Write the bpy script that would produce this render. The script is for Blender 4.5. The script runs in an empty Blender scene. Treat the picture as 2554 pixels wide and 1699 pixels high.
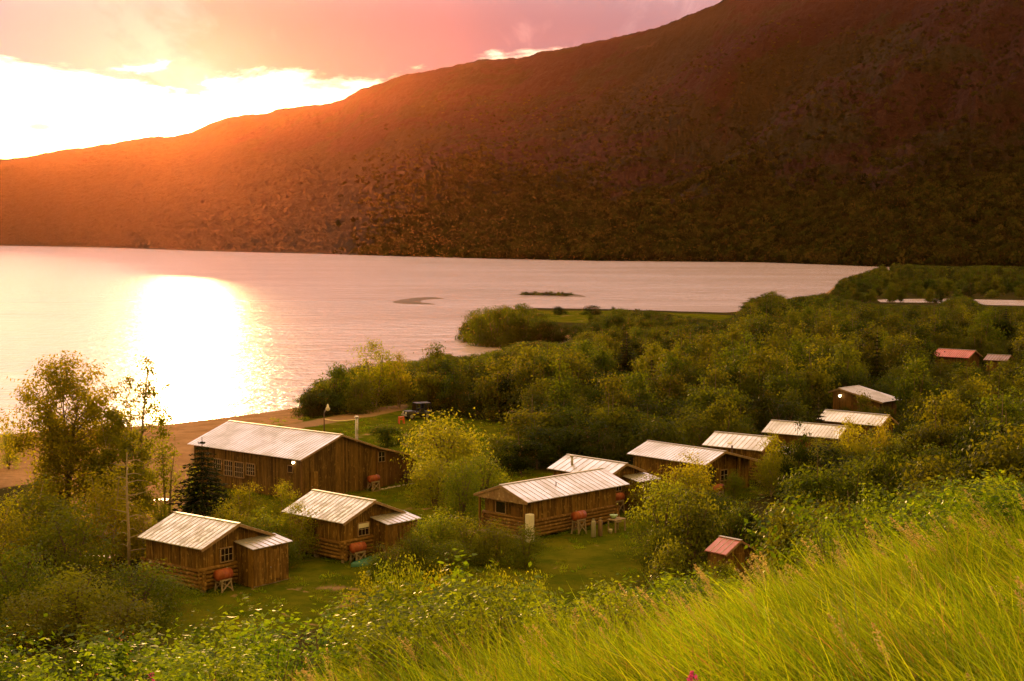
import bpy, bmesh, math, random
import numpy as np
from mathutils import Vector, Matrix
R = math.radians
sc = bpy.context.scene
COL = sc.collection
random.seed(7)
RNG = np.random.default_rng(11)

# ------------------------------------------------------------------ camera, sky, sun, exposure
PW, PH, PF, HY, CAMZ = 2554.0, 1699.0, 3750.0, 585.0, 22.7
PITCH = math.atan((PH / 2 - HY) / PF)
cam_d = bpy.data.cameras.new('camera')
cam = bpy.data.objects.new('camera', cam_d)
COL.objects.link(cam)
cam.location = (0, 0, CAMZ)
cam.rotation_euler = (math.pi / 2 - PITCH, 0, 0)
cam_d.sensor_width = 36
cam_d.lens = PF / PW * 36
cam_d.clip_start = 0.5
cam_d.clip_end = 20000
sc.camera = cam

SUN_AZ, SUN_EL = R(-12.05), R(4.92)
SUN = Vector((math.sin(SUN_AZ) * math.cos(SUN_EL), math.cos(SUN_AZ) * math.cos(SUN_EL), math.sin(SUN_EL)))
sun_d = bpy.data.lights.new('sun', 'SUN')
sun = bpy.data.objects.new('sun', sun_d)
COL.objects.link(sun)
sun_d.energy = 4.2
sun_d.angle = R(0.5)
sun_d.color = (1.0, 0.57, 0.21)
sun.rotation_euler = SUN.to_track_quat('Z', 'Y').to_euler()
sun.location = (-200, 600, 300)

sc.view_settings.view_transform = 'Standard'
sc.view_settings.look = 'None'
sc.view_settings.exposure = 0.8
sc.view_settings.gamma = 1.0
sc.render.engine = 'CYCLES'
cy = sc.cycles
cy.max_bounces = 4
cy.diffuse_bounces = 2
cy.use_adaptive_sampling = True
cy.adaptive_threshold = 0.02
cy.glossy_bounces = 2
cy.transmission_bounces = 2
cy.volume_bounces = 0
cy.transparent_max_bounces = 4
cy.caustics_reflective = False
cy.caustics_refractive = False
cy.sample_clamp_indirect = 4
cy.sample_clamp_direct = 30
cy.use_denoising = True
try:
    cy.denoiser = 'OPENIMAGEDENOISE'
    cy.denoising_input_passes = 'RGB_ALBEDO_NORMAL'
except Exception:
    pass


class NT:
    """small helper to write node trees"""
    def __init__(s, tree):
        s.t = tree
        s.n = tree.nodes
        s.l = tree.links

    def new(s, typ, **kw):
        nd = s.n.new(typ)
        for k, v in kw.items():
            setattr(nd, k, v)
        return nd

    def put(s, sock, v):
        if v is None:
            return
        if hasattr(v, 'is_output'):
            s.l.new(v, sock)
        else:
            if hasattr(sock.default_value, '__len__') and hasattr(v, '__len__'):
                n = len(sock.default_value)
                v = tuple(v)[:n] + (1.0,) * (n - len(v))
            sock.default_value = v

    def m(s, op, a, b=None, c=None, clamp=False):
        nd = s.new('ShaderNodeMath', operation=op, use_clamp=clamp)
        for i, v in enumerate((a, b, c)):
            if v is not None:
                s.put(nd.inputs[i], v)
        return nd.outputs[0]

    def vm(s, op, a, b=None):
        nd = s.new('ShaderNodeVectorMath', operation=op)
        s.put(nd.inputs[0], a)
        if b is not None:
            s.put(nd.inputs[1], b)
        return nd.outputs['Value'] if op in ('DOT_PRODUCT', 'LENGTH', 'DISTANCE') else nd.outputs[0]

    def mix(s, f, a, b, blend='MIX'):
        nd = s.new('ShaderNodeMix', data_type='RGBA', blend_type=blend)
        s.put(nd.inputs[0], f)
        s.put(nd.inputs[6], a)
        s.put(nd.inputs[7], b)
        return nd.outputs[2]

    def noise(s, vec, scale, detail=4.0, rough=0.55, dist=0.0, out=0):
        nd = s.new('ShaderNodeTexNoise')
        if vec is not None:
            s.put(nd.inputs['Vector'], vec)
        nd.inputs['Scale'].default_value = scale
        nd.inputs['Detail'].default_value = detail
        nd.inputs['Roughness'].default_value = rough
        nd.inputs['Distortion'].default_value = dist
        return nd.outputs[out]

    def ramp(s, v, lo, hi, a=0.0, b=1.0, smooth=True):
        nd = s.new('ShaderNodeMapRange', interpolation_type='SMOOTHSTEP' if smooth else 'LINEAR')
        s.put(nd.inputs[0], v)
        nd.inputs[1].default_value = lo
        nd.inputs[2].default_value = hi
        nd.inputs[3].default_value = a
        nd.inputs[4].default_value = b
        return nd.outputs[0]

    def mapping(s, vec, scale=(1, 1, 1), rot=(0, 0, 0), loc=(0, 0, 0)):
        nd = s.new('ShaderNodeMapping')
        s.put(nd.inputs[0], vec)
        nd.inputs['Location'].default_value = loc
        nd.inputs['Rotation'].default_value = rot
        nd.inputs['Scale'].default_value = scale
        return nd.outputs[0]

    def coord(s, which='Object'):
        return s.new('ShaderNodeTexCoord').outputs[which]


world = bpy.data.worlds.new('World')
sc.world = world
world.use_nodes = True
W = NT(world.node_tree)
W.n.clear()
wd = W.coord('Generated')
sep = W.new('ShaderNodeSeparateXYZ')
W.put(sep.inputs[0], wd)
dz = sep.outputs[2]
sdot = W.m('MAXIMUM', W.vm('DOT_PRODUCT', wd, tuple(SUN)), 0.0)
glow = W.m('ADD', W.m('MULTIPLY', W.m('POWER', sdot, 26.0), 0.9), W.m('MULTIPLY', W.m('POWER', sdot, 900.0), 6.0))
den = W.m('ADD', W.m('MAXIMUM', dz, 0.0), 0.16)
cmb = W.new('ShaderNodeCombineXYZ')
W.put(cmb.inputs[0], W.m('DIVIDE', sep.outputs[0], den))
W.put(cmb.inputs[1], W.m('DIVIDE', sep.outputs[1], den))
pl = cmb.outputs[0]
n_edge = W.noise(W.mapping(pl, (1, 0.8, 1), (0, 0, 0), (0.6, 0.2, 0)), 2.1, 7, 0.62, 0.35)
n_big = W.noise(W.mapping(pl, (1.0, 0.55, 1), (0, 0, 0.5), (3.1, 1.7, 0)), 1.15, 5, 0.55, 0.5)
n_fine = W.noise(W.mapping(pl, (1.6, 0.45, 1), (0, 0, 0.7), (8.0, 2, 0)), 4.2, 6, 0.65, 0.8)
cover = W.ramp(W.m('ADD', dz, W.m('MULTIPLY', W.m('SUBTRACT', n_edge, 0.5), 0.105)), 0.090, 0.108)
wisp = W.vm('LENGTH', W.vm('MULTIPLY', W.vm('SUBTRACT', wd, (-0.2968, 0.9524, 0.0675)), (85.0, 85.0, 330.0)))
wisp = W.m('MULTIPLY', W.ramp(W.m('ADD', wisp, W.m('MULTIPLY', n_edge, 0.8)), 0.7, 1.5, 0.75, 0.0), 1.0)
cover = W.m('MAXIMUM', cover, wisp)
tone = W.m('ADD', W.m('MULTIPLY', n_big, 0.75), W.m('MULTIPLY', n_fine, 0.25))
tone = W.ramp(tone, 0.43, 0.57)
cl = W.mix(tone, (0.44, 0.235, 0.235), (0.86, 0.50, 0.45))
cl = W.mix(W.ramp(sdot, 0.90, 0.995, 0.0, 0.8), cl, W.mix(tone, (0.11, 0.085, 0.125), (0.33, 0.225, 0.255)))
cl = W.mix(1.0, cl, W.mix(1.0, (1.0, 0.55, 0.42), W.m('MULTIPLY', glow, 0.06), 'MULTIPLY'), 'ADD')
up_fill = W.ramp(dz, 0.13, 0.27)
back_fill = W.ramp(W.m('SUBTRACT', W.m('MULTIPLY', dz, 0.75), sep.outputs[1]), -0.25, 0.35)
cl = W.mix(up_fill, cl, W.mix(tone, (1.15, 0.80, 0.78), (1.55, 1.16, 1.10)))  # unseen sky above the view, brightened to lift roofs and water
cl = W.mix(back_fill, cl, W.mix(tone, (0.80, 0.48, 0.11), (1.10, 0.71, 0.18)))  # invented golden sky behind the camera, added to light walls and foliage
clear = W.mix(1.0, (1.05, 0.80, 0.62), W.mix(1.0, (1.0, 0.80, 0.64), glow, 'MULTIPLY'), 'ADD')
sky = W.new('ShaderNodeTexSky', sky_type='NISHITA')
sky.sun_disc = False
sky.sun_elevation = SUN_EL
sky.sun_rotation = SUN_AZ
bg1 = W.new('ShaderNodeBackground')
W.put(bg1.inputs[0], sky.outputs[0])
bg1.inputs[1].default_value = 0.05
bgc = W.new('ShaderNodeBackground')
W.put(bgc.inputs[0], clear)
bgc.inputs[1].default_value = 0.8
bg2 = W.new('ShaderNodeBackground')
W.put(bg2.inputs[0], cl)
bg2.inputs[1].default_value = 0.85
addw = W.new('ShaderNodeAddShader')
W.l.new(bg1.outputs[0], addw.inputs[0])
W.l.new(bgc.outputs[0], addw.inputs[1])
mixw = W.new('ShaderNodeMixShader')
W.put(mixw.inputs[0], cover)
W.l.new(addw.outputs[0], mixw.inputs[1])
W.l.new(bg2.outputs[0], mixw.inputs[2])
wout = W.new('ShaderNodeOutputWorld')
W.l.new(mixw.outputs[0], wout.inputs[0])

HAZE_DENSITY, HAZE_G, HAZE_TOP = 0.0000098, 0.85, 760.0

# ------------------------------------------------------------------ helpers
def tag(o, label=None, cat=None, group=None, kind=None):
    if label: o['label'] = label
    if cat: o['category'] = cat
    if group: o['group'] = group
    if kind: o['kind'] = kind
    return o


def empty(name, loc=(0, 0, 0), rz=0.0, label=None, cat=None, group=None):
    o = bpy.data.objects.new(name, None)
    COL.objects.link(o)
    o.location = loc
    o.rotation_euler = (0, 0, rz)
    o.empty_display_size = 0.3
    return tag(o, label, cat, group)


def mesh_np(name, verts, faces, mat=None, smooth=False):
    """verts (N,3), faces list of arrays (each (M,k))"""
    me = bpy.data.meshes.new(name)
    if not isinstance(faces, (list, tuple)):
        faces = [faces]
    verts = np.asarray(verts, dtype=np.float32)
    loops = np.concatenate([f.ravel() for f in faces]).astype(np.int32)
    sizes = np.concatenate([np.full(len(f), f.shape[1]) for f in faces]).astype(np.int32)
    starts = np.concatenate([[0], np.cumsum(sizes)[:-1]]).astype(np.int32)
    me.vertices.add(len(verts))
    me.vertices.foreach_set('co', verts.ravel())
    me.loops.add(len(loops))
    me.loops.foreach_set('vertex_index', loops)
    me.polygons.add(len(sizes))
    me.polygons.foreach_set('loop_start', starts)
    me.polygons.foreach_set('loop_total', sizes)
    if smooth:
        me.polygons.foreach_set('use_smooth', np.ones(len(sizes), dtype=bool))
    me.update(calc_edges=True)
    if mat: me.materials.append(mat)
    return me


def link(name, me, parent=None, loc=None):
    o = bpy.data.objects.new(name, me)
    COL.objects.link(o)
    if parent: o.parent = parent
    if loc is not None: o.location = loc
    return o


class MB:
    """collects solid pieces into one mesh"""
    def __init__(s):
        s.v = []
        s.f = []

    def add(s, vs, fs):
        b = len(s.v)
        s.v += [tuple(v) for v in vs]
        s.f += [tuple(i + b for i in f) for f in fs]

    def hexa(s, p):
        s.add(p, [(0, 3, 2, 1), (4, 5, 6, 7), (0, 1, 5, 4), (1, 2, 6, 5), (2, 3, 7, 6), (3, 0, 4, 7)])

    def box(s, c, d, rz=0.0, M=None):
        x, y, z = d[0] / 2, d[1] / 2, d[2] / 2
        P = [Vector(q) for q in ((-x, -y, -z), (x, -y, -z), (x, y, -z), (-x, y, -z), (-x, -y, z), (x, -y, z), (x, y, z), (-x, y, z))]
        if rz: P = [Matrix.Rotation(rz, 3, 'Z') @ q for q in P]
        if M: P = [M @ q for q in P]
        s.hexa([q + Vector(c) for q in P])

    def bar(s, a, b, w, h=None, up=(0, 0, 1)):
        a, b = Vector(a), Vector(b)
        h = h or w
        d = (b - a).normalized()
        u = Vector(up)
        if abs(d.dot(u)) > 0.98: u = Vector((1, 0, 0))
        sx = d.cross(u).normalized() * (w / 2)
        sz = sx.cross(d).normalized() * (h / 2)
        s.hexa([a - sx - sz, a + sx - sz, a + sx + sz, a - sx + sz, b - sx - sz, b + sx - sz, b + sx + sz, b - sx + sz])

    def tube(s, pts, rad, n=8, caps=True):
        pts = [Vector(p) for p in pts]
        if not hasattr(rad, '__len__'): rad = [rad] * len(pts)
        b = len(s.v)
        ref = Vector((0.13, 0.31, 0.94))
        for i, p in enumerate(pts):
            d = (pts[min(i + 1, len(pts) - 1)] - pts[max(i - 1, 0)]).normalized()
            r0 = ref if abs(d.dot(ref)) < 0.95 else Vector((1, 0, 0))
            x = d.cross(r0).normalized()
            y = d.cross(x)
            for k in range(n):
                a = 2 * math.pi * k / n
                s.v.append(tuple(p + (x * math.cos(a) + y * math.sin(a)) * rad[i]))
        for i in range(len(pts) - 1):
            for k in range(n):
                k2 = (k + 1) % n
                s.f.append((b + i * n + k, b + i * n + k2, b + (i + 1) * n + k2, b + (i + 1) * n + k))
        if caps:
            s.f.append(tuple(b + k for k in range(n))[::-1])
            s.f.append(tuple(b + (len(pts) - 1) * n + k for k in range(n)))

    def build(s, name, mat, parent=None, loc=None, smooth=False, bevel=0.0):
        me = bpy.data.meshes.new(name)
        me.from_pydata(s.v, [], s.f)
        bm = bmesh.new()
        bm.from_mesh(me)
        bmesh.ops.recalc_face_normals(bm, faces=bm.faces)
        bm.to_mesh(me)
        bm.free()
        if smooth:
            for p in me.polygons: p.use_smooth = len(p.vertices) == 4
        if mat: me.materials.append(mat)
        o = link(name, me, parent, loc)
        if bevel:
            b = o.modifiers.new('bevel', 'BEVEL')
            b.width = bevel
            b.segments = 2
            b.limit_method = 'ANGLE'
        return o


def dup(root, loc, rz=0.0, scale=None, label=None, group=None, cat=None):
    r = root.copy()
    COL.objects.link(r)
    r.location = loc
    r.rotation_euler = (0, 0, rz)
    if scale is not None: r.scale = scale
    tag(r, label, cat, group)
    for ch in list(root.children):
        c = ch.copy()
        COL.objects.link(c)
        c.parent = r
        for g in list(ch.children):
            d = g.copy()
            COL.objects.link(d)
            d.parent = c
    return r


def ray(px, py):
    X = (px - PW / 2) / PF
    Z = -(py - PH / 2) / PF
    return np.array([X, math.cos(PITCH) + Z * math.sin(PITCH), -math.sin(PITCH) + Z * math.cos(PITCH)])


def gp(px, py, z=2.0):
    d = ray(px, py)
    t = (z - CAMZ) / d[2]
    return np.array([d[0] * t, d[1] * t])


def to_px(x, y, z):
    zz = z - CAMZ
    c = y * math.cos(PITCH) - zz * math.sin(PITCH)
    u = y * math.sin(PITCH) + zz * math.cos(PITCH)
    return PW / 2 + PF * x / c, PH / 2 - PF * u / c


# ---- value noise for terrain
_TAB = np.random.default_rng(3).random((512, 512))


def vnoise(x, y):
    xi, yi = np.floor(x).astype(int), np.floor(y).astype(int)
    fx, fy = x - xi, y - yi
    fx, fy = fx * fx * (3 - 2 * fx), fy * fy * (3 - 2 * fy)
    g = lambda i, j: _TAB[i % 512, j % 512]
    return (g(xi, yi) * (1 - fx) + g(xi + 1, yi) * fx) * (1 - fy) + (g(xi, yi + 1) * (1 - fx) + g(xi + 1, yi + 1) * fx) * fy


def fbm(x, y, o=4):
    s, a, t = 0.0, 0.5, 0.0
    for k in range(o):
        s = s + a * vnoise(x * 2 ** k + 17.3 * k, y * 2 ** k + 5.1 * k)
        t += a
        a *= 0.5
    return s / t


def sstep(a, b, x):
    t = np.clip((np.asarray(x, float) - a) / (b - a), 0, 1)
    return t * t * (3 - 2 * t)


def sdist(poly, x, y):
    """signed distance, positive inside"""
    x, y = np.asarray(x, float), np.asarray(y, float)
    P = np.asarray(poly, float)
    d = np.full(x.shape, 1e18)
    ins = np.zeros(x.shape, bool)
    n = len(P)
    for i in range(n):
        ax, ay = P[i]
        bx, by = P[(i + 1) % n]
        ex, ey = bx - ax, by - ay
        t = np.clip(((x - ax) * ex + (y - ay) * ey) / (ex * ex + ey * ey + 1e-12), 0, 1)
        d = np.minimum(d, (x - ax - ex * t) ** 2 + (y - ay - ey * t) ** 2)
        c = (ay > y) != (by > y)
        with np.errstate(divide='ignore', invalid='ignore'):
            xc = ax + (y - ay) * ex / (ey if ey != 0 else 1e-12)
        ins ^= c & (x < xc)
    d = np.sqrt(d)
    return np.where(ins, d, -d)


# ------------------------------------------------------------------ materials
def mat(name):
    m = bpy.data.materials.new(name)
    m.use_nodes = True
    t = NT(m.node_tree)
    bsdf = t.n['Principled BSDF']
    return m, t, bsdf


def simple(name, col, rough=0.7, metal=0.0, var=0.25, scale=6.0, bump=0.0, spec=0.5):
    m, t, b = mat(name)
    co = t.coord('Object')
    n = t.noise(co, scale, 5, 0.6)
    k = t.m('ADD', t.m('MULTIPLY', t.m('SUBTRACT', n, 0.5), 2 * var), 1.0)
    t.put(b.inputs['Base Color'], t.mix(1.0, col, k, 'MULTIPLY'))
    b.inputs['Roughness'].default_value = rough
    b.inputs['Metallic'].default_value = metal
    b.inputs['Specular IOR Level'].default_value = spec
    if bump:
        bp = t.new('ShaderNodeBump')
        bp.inputs['Strength'].default_value = bump
        bp.inputs['Distance'].default_value = 0.02
        t.put(bp.inputs['Height'], n)
        t.l.new(bp.outputs[0], b.inputs['Normal'])
    return m


def wood(name, dark, mid, light, grain=(14, 14, 0.7), rough=0.8):
    """weathered planks: every plank its own tone, streaks along the grain, bleached and dark stains"""
    m, t, b = mat(name)
    isl = t.new('ShaderNodeNewGeometry').outputs['Random Per Island']
    co = t.coord('Object')
    off = t.new('ShaderNodeCombineXYZ')
    t.put(off.inputs[2], t.m('MULTIPLY', isl, 37.0))
    v = t.vm('ADD', co, off.outputs[0])
    g = t.noise(t.mapping(v, grain), 1.0, 5, 0.65)
    big = t.noise(v, 0.9, 4, 0.6)
    c = t.mix(isl, dark, mid)
    c = t.mix(t.ramp(g, 0.50, 0.74), c, light)
    c = t.mix(t.ramp(big, 0.5, 0.72, 0, 0.65), c, dark)
    c = t.mix(t.ramp(t.noise(v, 3.2, 3, 0.6), 0.58, 0.72, 0, 0.5), c, light)
    t.put(b.inputs['Base Color'], c)
    b.inputs['Roughness'].default_value = rough
    b.inputs['Specular IOR Level'].default_value = 0.1
    bp = t.new('ShaderNodeBump')
    bp.inputs['Strength'].default_value = 0.5
    bp.inputs['Distance'].default_value = 0.01
    t.put(bp.inputs['Height'], g)
    t.l.new(bp.outputs[0], b.inputs['Normal'])
    return m


def roof_metal(name, base, patch=0.0, dark=(0.26, 0.22, 0.20), metal=0.75):
    m, t, b = mat(name)
    isl = t.new('ShaderNodeNewGeometry').outputs['Random Per Island']
    co = t.coord('Object')
    st = t.noise(t.mapping(co, (5.0, 0.5, 0.5)), 1.0, 5, 0.65)
    big = t.noise(co, 0.55, 4, 0.6, 0.4)
    c = t.mix(t.ramp(big, 0.35, 0.7), base, tuple(0.72 * v for v in base))
    c = t.mix(t.ramp(st, 0.55, 0.80, 0, 0.55), c, dark)
    c = t.mix(t.m('MULTIPLY', isl, 0.22), c, tuple(0.6 * v for v in base))
    rg = t.ramp(big, 0.3, 0.7, 0.36, 0.55)
    if patch:
        pm = t.ramp(t.m('ADD', t.m('MULTIPLY', t.noise(t.mapping(co, (5.5, 1.3, 1.3)), 1.0, 6, 0.72), 0.75),
                        t.m('MULTIPLY', t.noise(co, 0.8, 3, 0.6), 0.3)), 0.50, 0.55, 0, patch)
        c = t.mix(pm, c, (0.86, 0.84, 0.82))
        rg = t.m('SUBTRACT', rg, t.m('MULTIPLY', pm, 0.12))
    t.put(b.inputs['Base Color'], c)
    b.inputs['Metallic'].default_value = metal
    t.put(b.inputs['Roughness'], rg)
    return m


def leaf_mat(name, cols, trans=0.45, gloss=0.25, rough=0.38, tboost=2.2, patch=0.0, var=0.0, ground=0.0, ty=1.15):
    """cols: three leaf greens; each crown and each leaf gets its own mix"""
    m, t, b = mat(name)
    t.n.remove(b)
    out = t.n['Material Output']
    orand = t.new('ShaderNodeObjectInfo').outputs['Random']
    isl = t.new('ShaderNodeNewGeometry').outputs['Random Per Island']
    c = t.mix(isl, cols[0], cols[1])
    c = t.mix(t.ramp(orand, 0.1, 0.95, 0, 0.75), c, cols[2])
    if patch:
        c = t.mix(t.ramp(t.noise(t.coord('Object'), 0.9, 3, 0.5), 0.45, 0.65, 0, patch), c, cols[2])
    if var:
        c = t.mix(1.0, c, t.ramp(t.m('FRACT', t.m('MULTIPLY', orand, 7.31)), 0.0, 1.0, 1 - var, 1 + var, False), 'MULTIPLY')
    if ground:
        ps = t.new('ShaderNodeNewGeometry').outputs['Position']
        c = t.mix(1.0, c, t.ramp(t.noise(ps, 0.55, 4, 0.6), 0.3, 0.7, 1 - ground, 1 + ground, False), 'MULTIPLY')
    d = t.new('ShaderNodeBsdfDiffuse')
    t.put(d.inputs[0], c)
    tr = t.new('ShaderNodeBsdfTranslucent')
    t.put(tr.inputs[0], t.mix(1.0, c, (tboost * ty, tboost, tboost * 0.35), 'MULTIPLY'))
    mx = t.new('ShaderNodeMixShader')
    mx.inputs[0].default_value = trans
    t.l.new(d.outputs[0], mx.inputs[1])
    t.l.new(tr.outputs[0], mx.inputs[2])
    g = t.new('ShaderNodeBsdfGlossy')
    g.inputs['Roughness'].default_value = rough
    t.put(g.inputs[0], (0.9, 0.9, 0.85))
    fr = t.new('ShaderNodeFresnel')
    fr.inputs[0].default_value = 1.4
    m2 = t.new('ShaderNodeMixShader')
    t.put(m2.inputs[0], t.m('MULTIPLY', fr.outputs[0], gloss))
    t.l.new(mx.outputs[0], m2.inputs[1])
    t.l.new(g.outputs[0], m2.inputs[2])
    t.l.new(m2.outputs[0], out.inputs[0])
    return m


M = {}
M['board'] = wood('weathered_board', (0.062, 0.030, 0.007), (0.190, 0.098, 0.020), (0.44, 0.27, 0.07))
M['board_barn'] = wood('barn_board', (0.052, 0.027, 0.007), (0.155, 0.082, 0.019), (0.30, 0.18, 0.05))
M['board_red'] = wood('reddish_board', (0.080, 0.038, 0.012), (0.155, 0.078, 0.022), (0.26, 0.145, 0.045))
M['log'] = wood('peeled_log', (0.11, 0.055, 0.016), (0.22, 0.115, 0.034), (0.40, 0.24, 0.085), grain=(3, 3, 3))
M['trim'] = wood('roof_trim', (0.20, 0.12, 0.07), (0.30, 0.19, 0.11), (0.42, 0.30, 0.20), grain=(3, 3, 3))
M['grey_wood'] = wood('grey_timber', (0.20, 0.14, 0.10), (0.32, 0.24, 0.18), (0.45, 0.36, 0.28), grain=(4, 4, 2))
M['roof'] = roof_metal('galvanised_roof', (0.78, 0.74, 0.75))
M['roof_patch'] = roof_metal('peeling_painted_roof', (0.60, 0.57, 0.54), patch=0.95, metal=0.4)
M['roof_tan'] = roof_metal('dull_tan_roof', (0.56, 0.50, 0.45), metal=0.6)
M['roof_red'] = roof_metal('red_metal_roof', (0.52, 0.075, 0.05), dark=(0.26, 0.05, 0.04), metal=0.2)
M['roof_brown'] = roof_metal('faded_brown_roof', (0.22, 0.09, 0.06), dark=(0.10, 0.05, 0.04), metal=0.1)
M['roof_pink'] = roof_metal('pink_red_roof', (0.55, 0.20, 0.19), dark=(0.30, 0.07, 0.06), metal=0.25)
M['seam'] = simple('roof_seam_metal', (0.48, 0.42, 0.41), 0.6, 0.3)
M['muntin'] = simple('window_bar_paint', (0.36, 0.28, 0.22), 0.6)
M['rust_red'] = simple('red_painted_drum', (0.29, 0.060, 0.018), 0.6, 0.0, 0.6, 5.0, 0.4)
M['orange'] = simple('orange_paint', (0.62, 0.10, 0.025), 0.5, 0.0, 0.15)
M['steel'] = simple('dull_steel', (0.42, 0.38, 0.35), 0.45, 0.6, 0.3)
M['white'] = simple('white_enamel', (0.68, 0.62, 0.55), 0.4, 0.0, 0.12)
M['grey_tank'] = simple('grey_gas_cylinder', (0.28, 0.25, 0.21), 0.5, 0.2, 0.35)
M['brown_tank'] = simple('rusty_gas_cylinder', (0.20, 0.12, 0.075), 0.6, 0.2, 0.4)
M['teal'] = simple('teal_paint', (0.035, 0.14, 0.11), 0.5, 0.0, 0.3)
M['green_sheet'] = simple('pale_green_sheet', (0.30, 0.44, 0.27), 0.5, 0.0, 0.1)
M['black'] = simple('black_paint_and_shade', (0.018, 0.014, 0.012), 0.35, 0.0, 0.2)
M['rubber'] = simple('tyre_rubber', (0.015, 0.013, 0.012), 0.85, 0.0, 0.2)
M['rust'] = simple('dark_rust', (0.075, 0.035, 0.02), 0.8, 0.1, 0.4, 5.0, 0.4)
M['stone'] = simple('pale_stone', (0.42, 0.36, 0.31), 0.85, 0.0, 0.3, 3.0, 0.6)
M['rope'] = simple('pale_rope', (0.75, 0.62, 0.42), 0.8, 0.0, 0.1)
M['bark'] = simple('brown_bark', (0.12, 0.075, 0.045), 0.9, 0.0, 0.4, 9.0, 0.6)
M['bark_pale'] = simple('pale_bark', (0.30, 0.22, 0.15), 0.85, 0.0, 0.35, 7.0, 0.4)
M['twig'] = simple('twig_bark', (0.10, 0.065, 0.035), 0.9, 0.0, 0.3)

m, t, b = mat('window_glass')
b.inputs['Base Color'].default_value = (0.018, 0.010, 0.007, 1)
b.inputs['Roughness'].default_value = 0.08
t.put(b.inputs['Roughness'], t.ramp(t.noise(t.coord('Object'), 2.0, 2), 0.3, 0.7, 0.05, 0.18))
M['glass'] = m


def lamp_mat(name, col, s):
    m, t, b = mat(name)
    b.inputs['Base Color'].default_value = (*col, 1)
    b.inputs['Emission Color'].default_value = (*col, 1)
    b.inputs['Emission Strength'].default_value = s
    return m


M['lamp'] = lamp_mat('lit_lamp_glass', (1.0, 0.78, 0.45), 6.0)
M['lamp_shell'] = simple('pale_lamp_shell', (0.72, 0.62, 0.50), 0.35, 0.0, 0.05)

M['leaf_wood'] = leaf_mat('birch_leaves', ((0.021, 0.034, 0.002), (0.040, 0.054, 0.003), (0.062, 0.062, 0.004)), 0.52, 0.012, 0.42, 2.7, var=0.55)
M['leaf_willow'] = leaf_mat('willow_leaves', ((0.022, 0.036, 0.003), (0.044, 0.058, 0.004), (0.062, 0.068, 0.006)), 0.5, 0.015, 0.4, 2.5, var=0.5)
M['leaf_poplar'] = leaf_mat('poplar_leaves', ((0.070, 0.088, 0.004), (0.112, 0.120, 0.006), (0.135, 0.120, 0.007)), 0.6, 0.015, 0.4, 3.0, var=0.2)
M['leaf_shrub'] = leaf_mat('slope_shrub_leaves', ((0.036, 0.076, 0.003), (0.086, 0.140, 0.006), (0.140, 0.165, 0.009)), 0.5, 0.012, 0.3, patch=0.3, var=0.5, ty=1.08)
M['leaf_near'] = leaf_mat('near_willow_leaves', ((0.058, 0.088, 0.005), (0.108, 0.135, 0.008), (0.140, 0.142, 0.010)), 0.5, 0.02, 0.38, 2.5, var=0.3)
M['dry_blade'] = leaf_mat('dry_grass_blades', ((0.26, 0.17, 0.05), (0.36, 0.26, 0.09), (0.30, 0.20, 0.07)), 0.4, 0.0, 0.5, 1.3)
M['needle'] = leaf_mat('spruce_needles', ((0.012, 0.019, 0.004), (0.024, 0.030, 0.006), (0.028, 0.030, 0.006)), 0.2, 0.01, 0.5)
M['leaf_far'] = leaf_mat('far_brush_leaves', ((0.018, 0.020, 0.004), (0.033, 0.031, 0.006), (0.043, 0.030, 0.008)), 0.3, 0.0, 0.6, var=0.5)
M['blade'] = leaf_mat('tall_grass_blades', ((0.054, 0.108, 0.004), (0.138, 0.200, 0.007), (0.215, 0.235, 0.010)), 0.5, 0.03, 0.35, 2.0, var=0.3, ground=0.6, ty=1.04)
M['seed'] = leaf_mat('grass_seed_heads', ((0.40, 0.31, 0.17), (0.58, 0.47, 0.30), (0.50, 0.39, 0.23)), 0.4, 0.0, 0.5, 1.1)
M['fireweed'] = leaf_mat('fireweed_petals', ((0.50, 0.06, 0.42), (0.68, 0.12, 0.58), (0.60, 0.08, 0.50)), 0.3, 0.0, 0.5, 1.2)
M['dead_leaf'] = leaf_mat('orange_dry_leaves', ((0.30, 0.09, 0.03), (0.42, 0.14, 0.05), (0.36, 0.12, 0.04)), 0.4, 0.1, 0.5, 1.2)

# ------------------------------------------------------------------ ground plan
SHORE_PX = [(-900, 1150), (-300, 1115), (0, 1092), (370, 1070), (440, 1062), (640, 1036), (742, 1019), (800, 1000), (900, 962),
            (1000, 930), (1120, 900), (1250, 878), (1350, 864), (1440, 857), (1500, 851), (1450, 846), (1330, 842), (1240, 840),
            (1185, 836), (1140, 823), (1162, 805), (1190, 788), (1240, 774), (1320, 770), (1500, 772), (1700, 778), (1800, 781),
            (1880, 772), (1961, 757), (2030, 742), (2062, 730), (2085, 712), (2100, 700), (2140, 690), (2190, 680), (2230, 673), (2340, 670)]
SHORE = [tuple(gp(a, b, 0.0)) for a, b in SHORE_PX]
SHORE = SHORE + [(900, 1250), (1800, 1300), (1800, -400), (-700, -400), (-500, 60)]
CHAN = [tuple(gp(a, b, 0.0)) for a, b in ((2185, 747), (2345, 745), (2480, 748), (2800, 752), (2800, 768), (2480, 763), (2340, 757), (2200, 756))]
CHAN2 = [tuple(gp(a, b, 0.0)) for a, b in ((2470, 678), (2800, 680), (2800, 688), (2600, 684), (2480, 682))]
TRACK = [tuple(gp(a, b)) for a, b in ((690, 1088), (760, 1066), (850, 1050), (950, 1034), (1010, 1020), (1010, 1004), (930, 1018), (830, 1036), (760, 1048), (640, 1072), (560, 1100), (600, 1130))]
MEADOW = [tuple(gp(a, b, 1.0)) for a, b in ((1270, 772), (1500, 774), (1700, 780), (1850, 786), (1780, 806), (1600, 812), (1430, 806), (1310, 800))]


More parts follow.
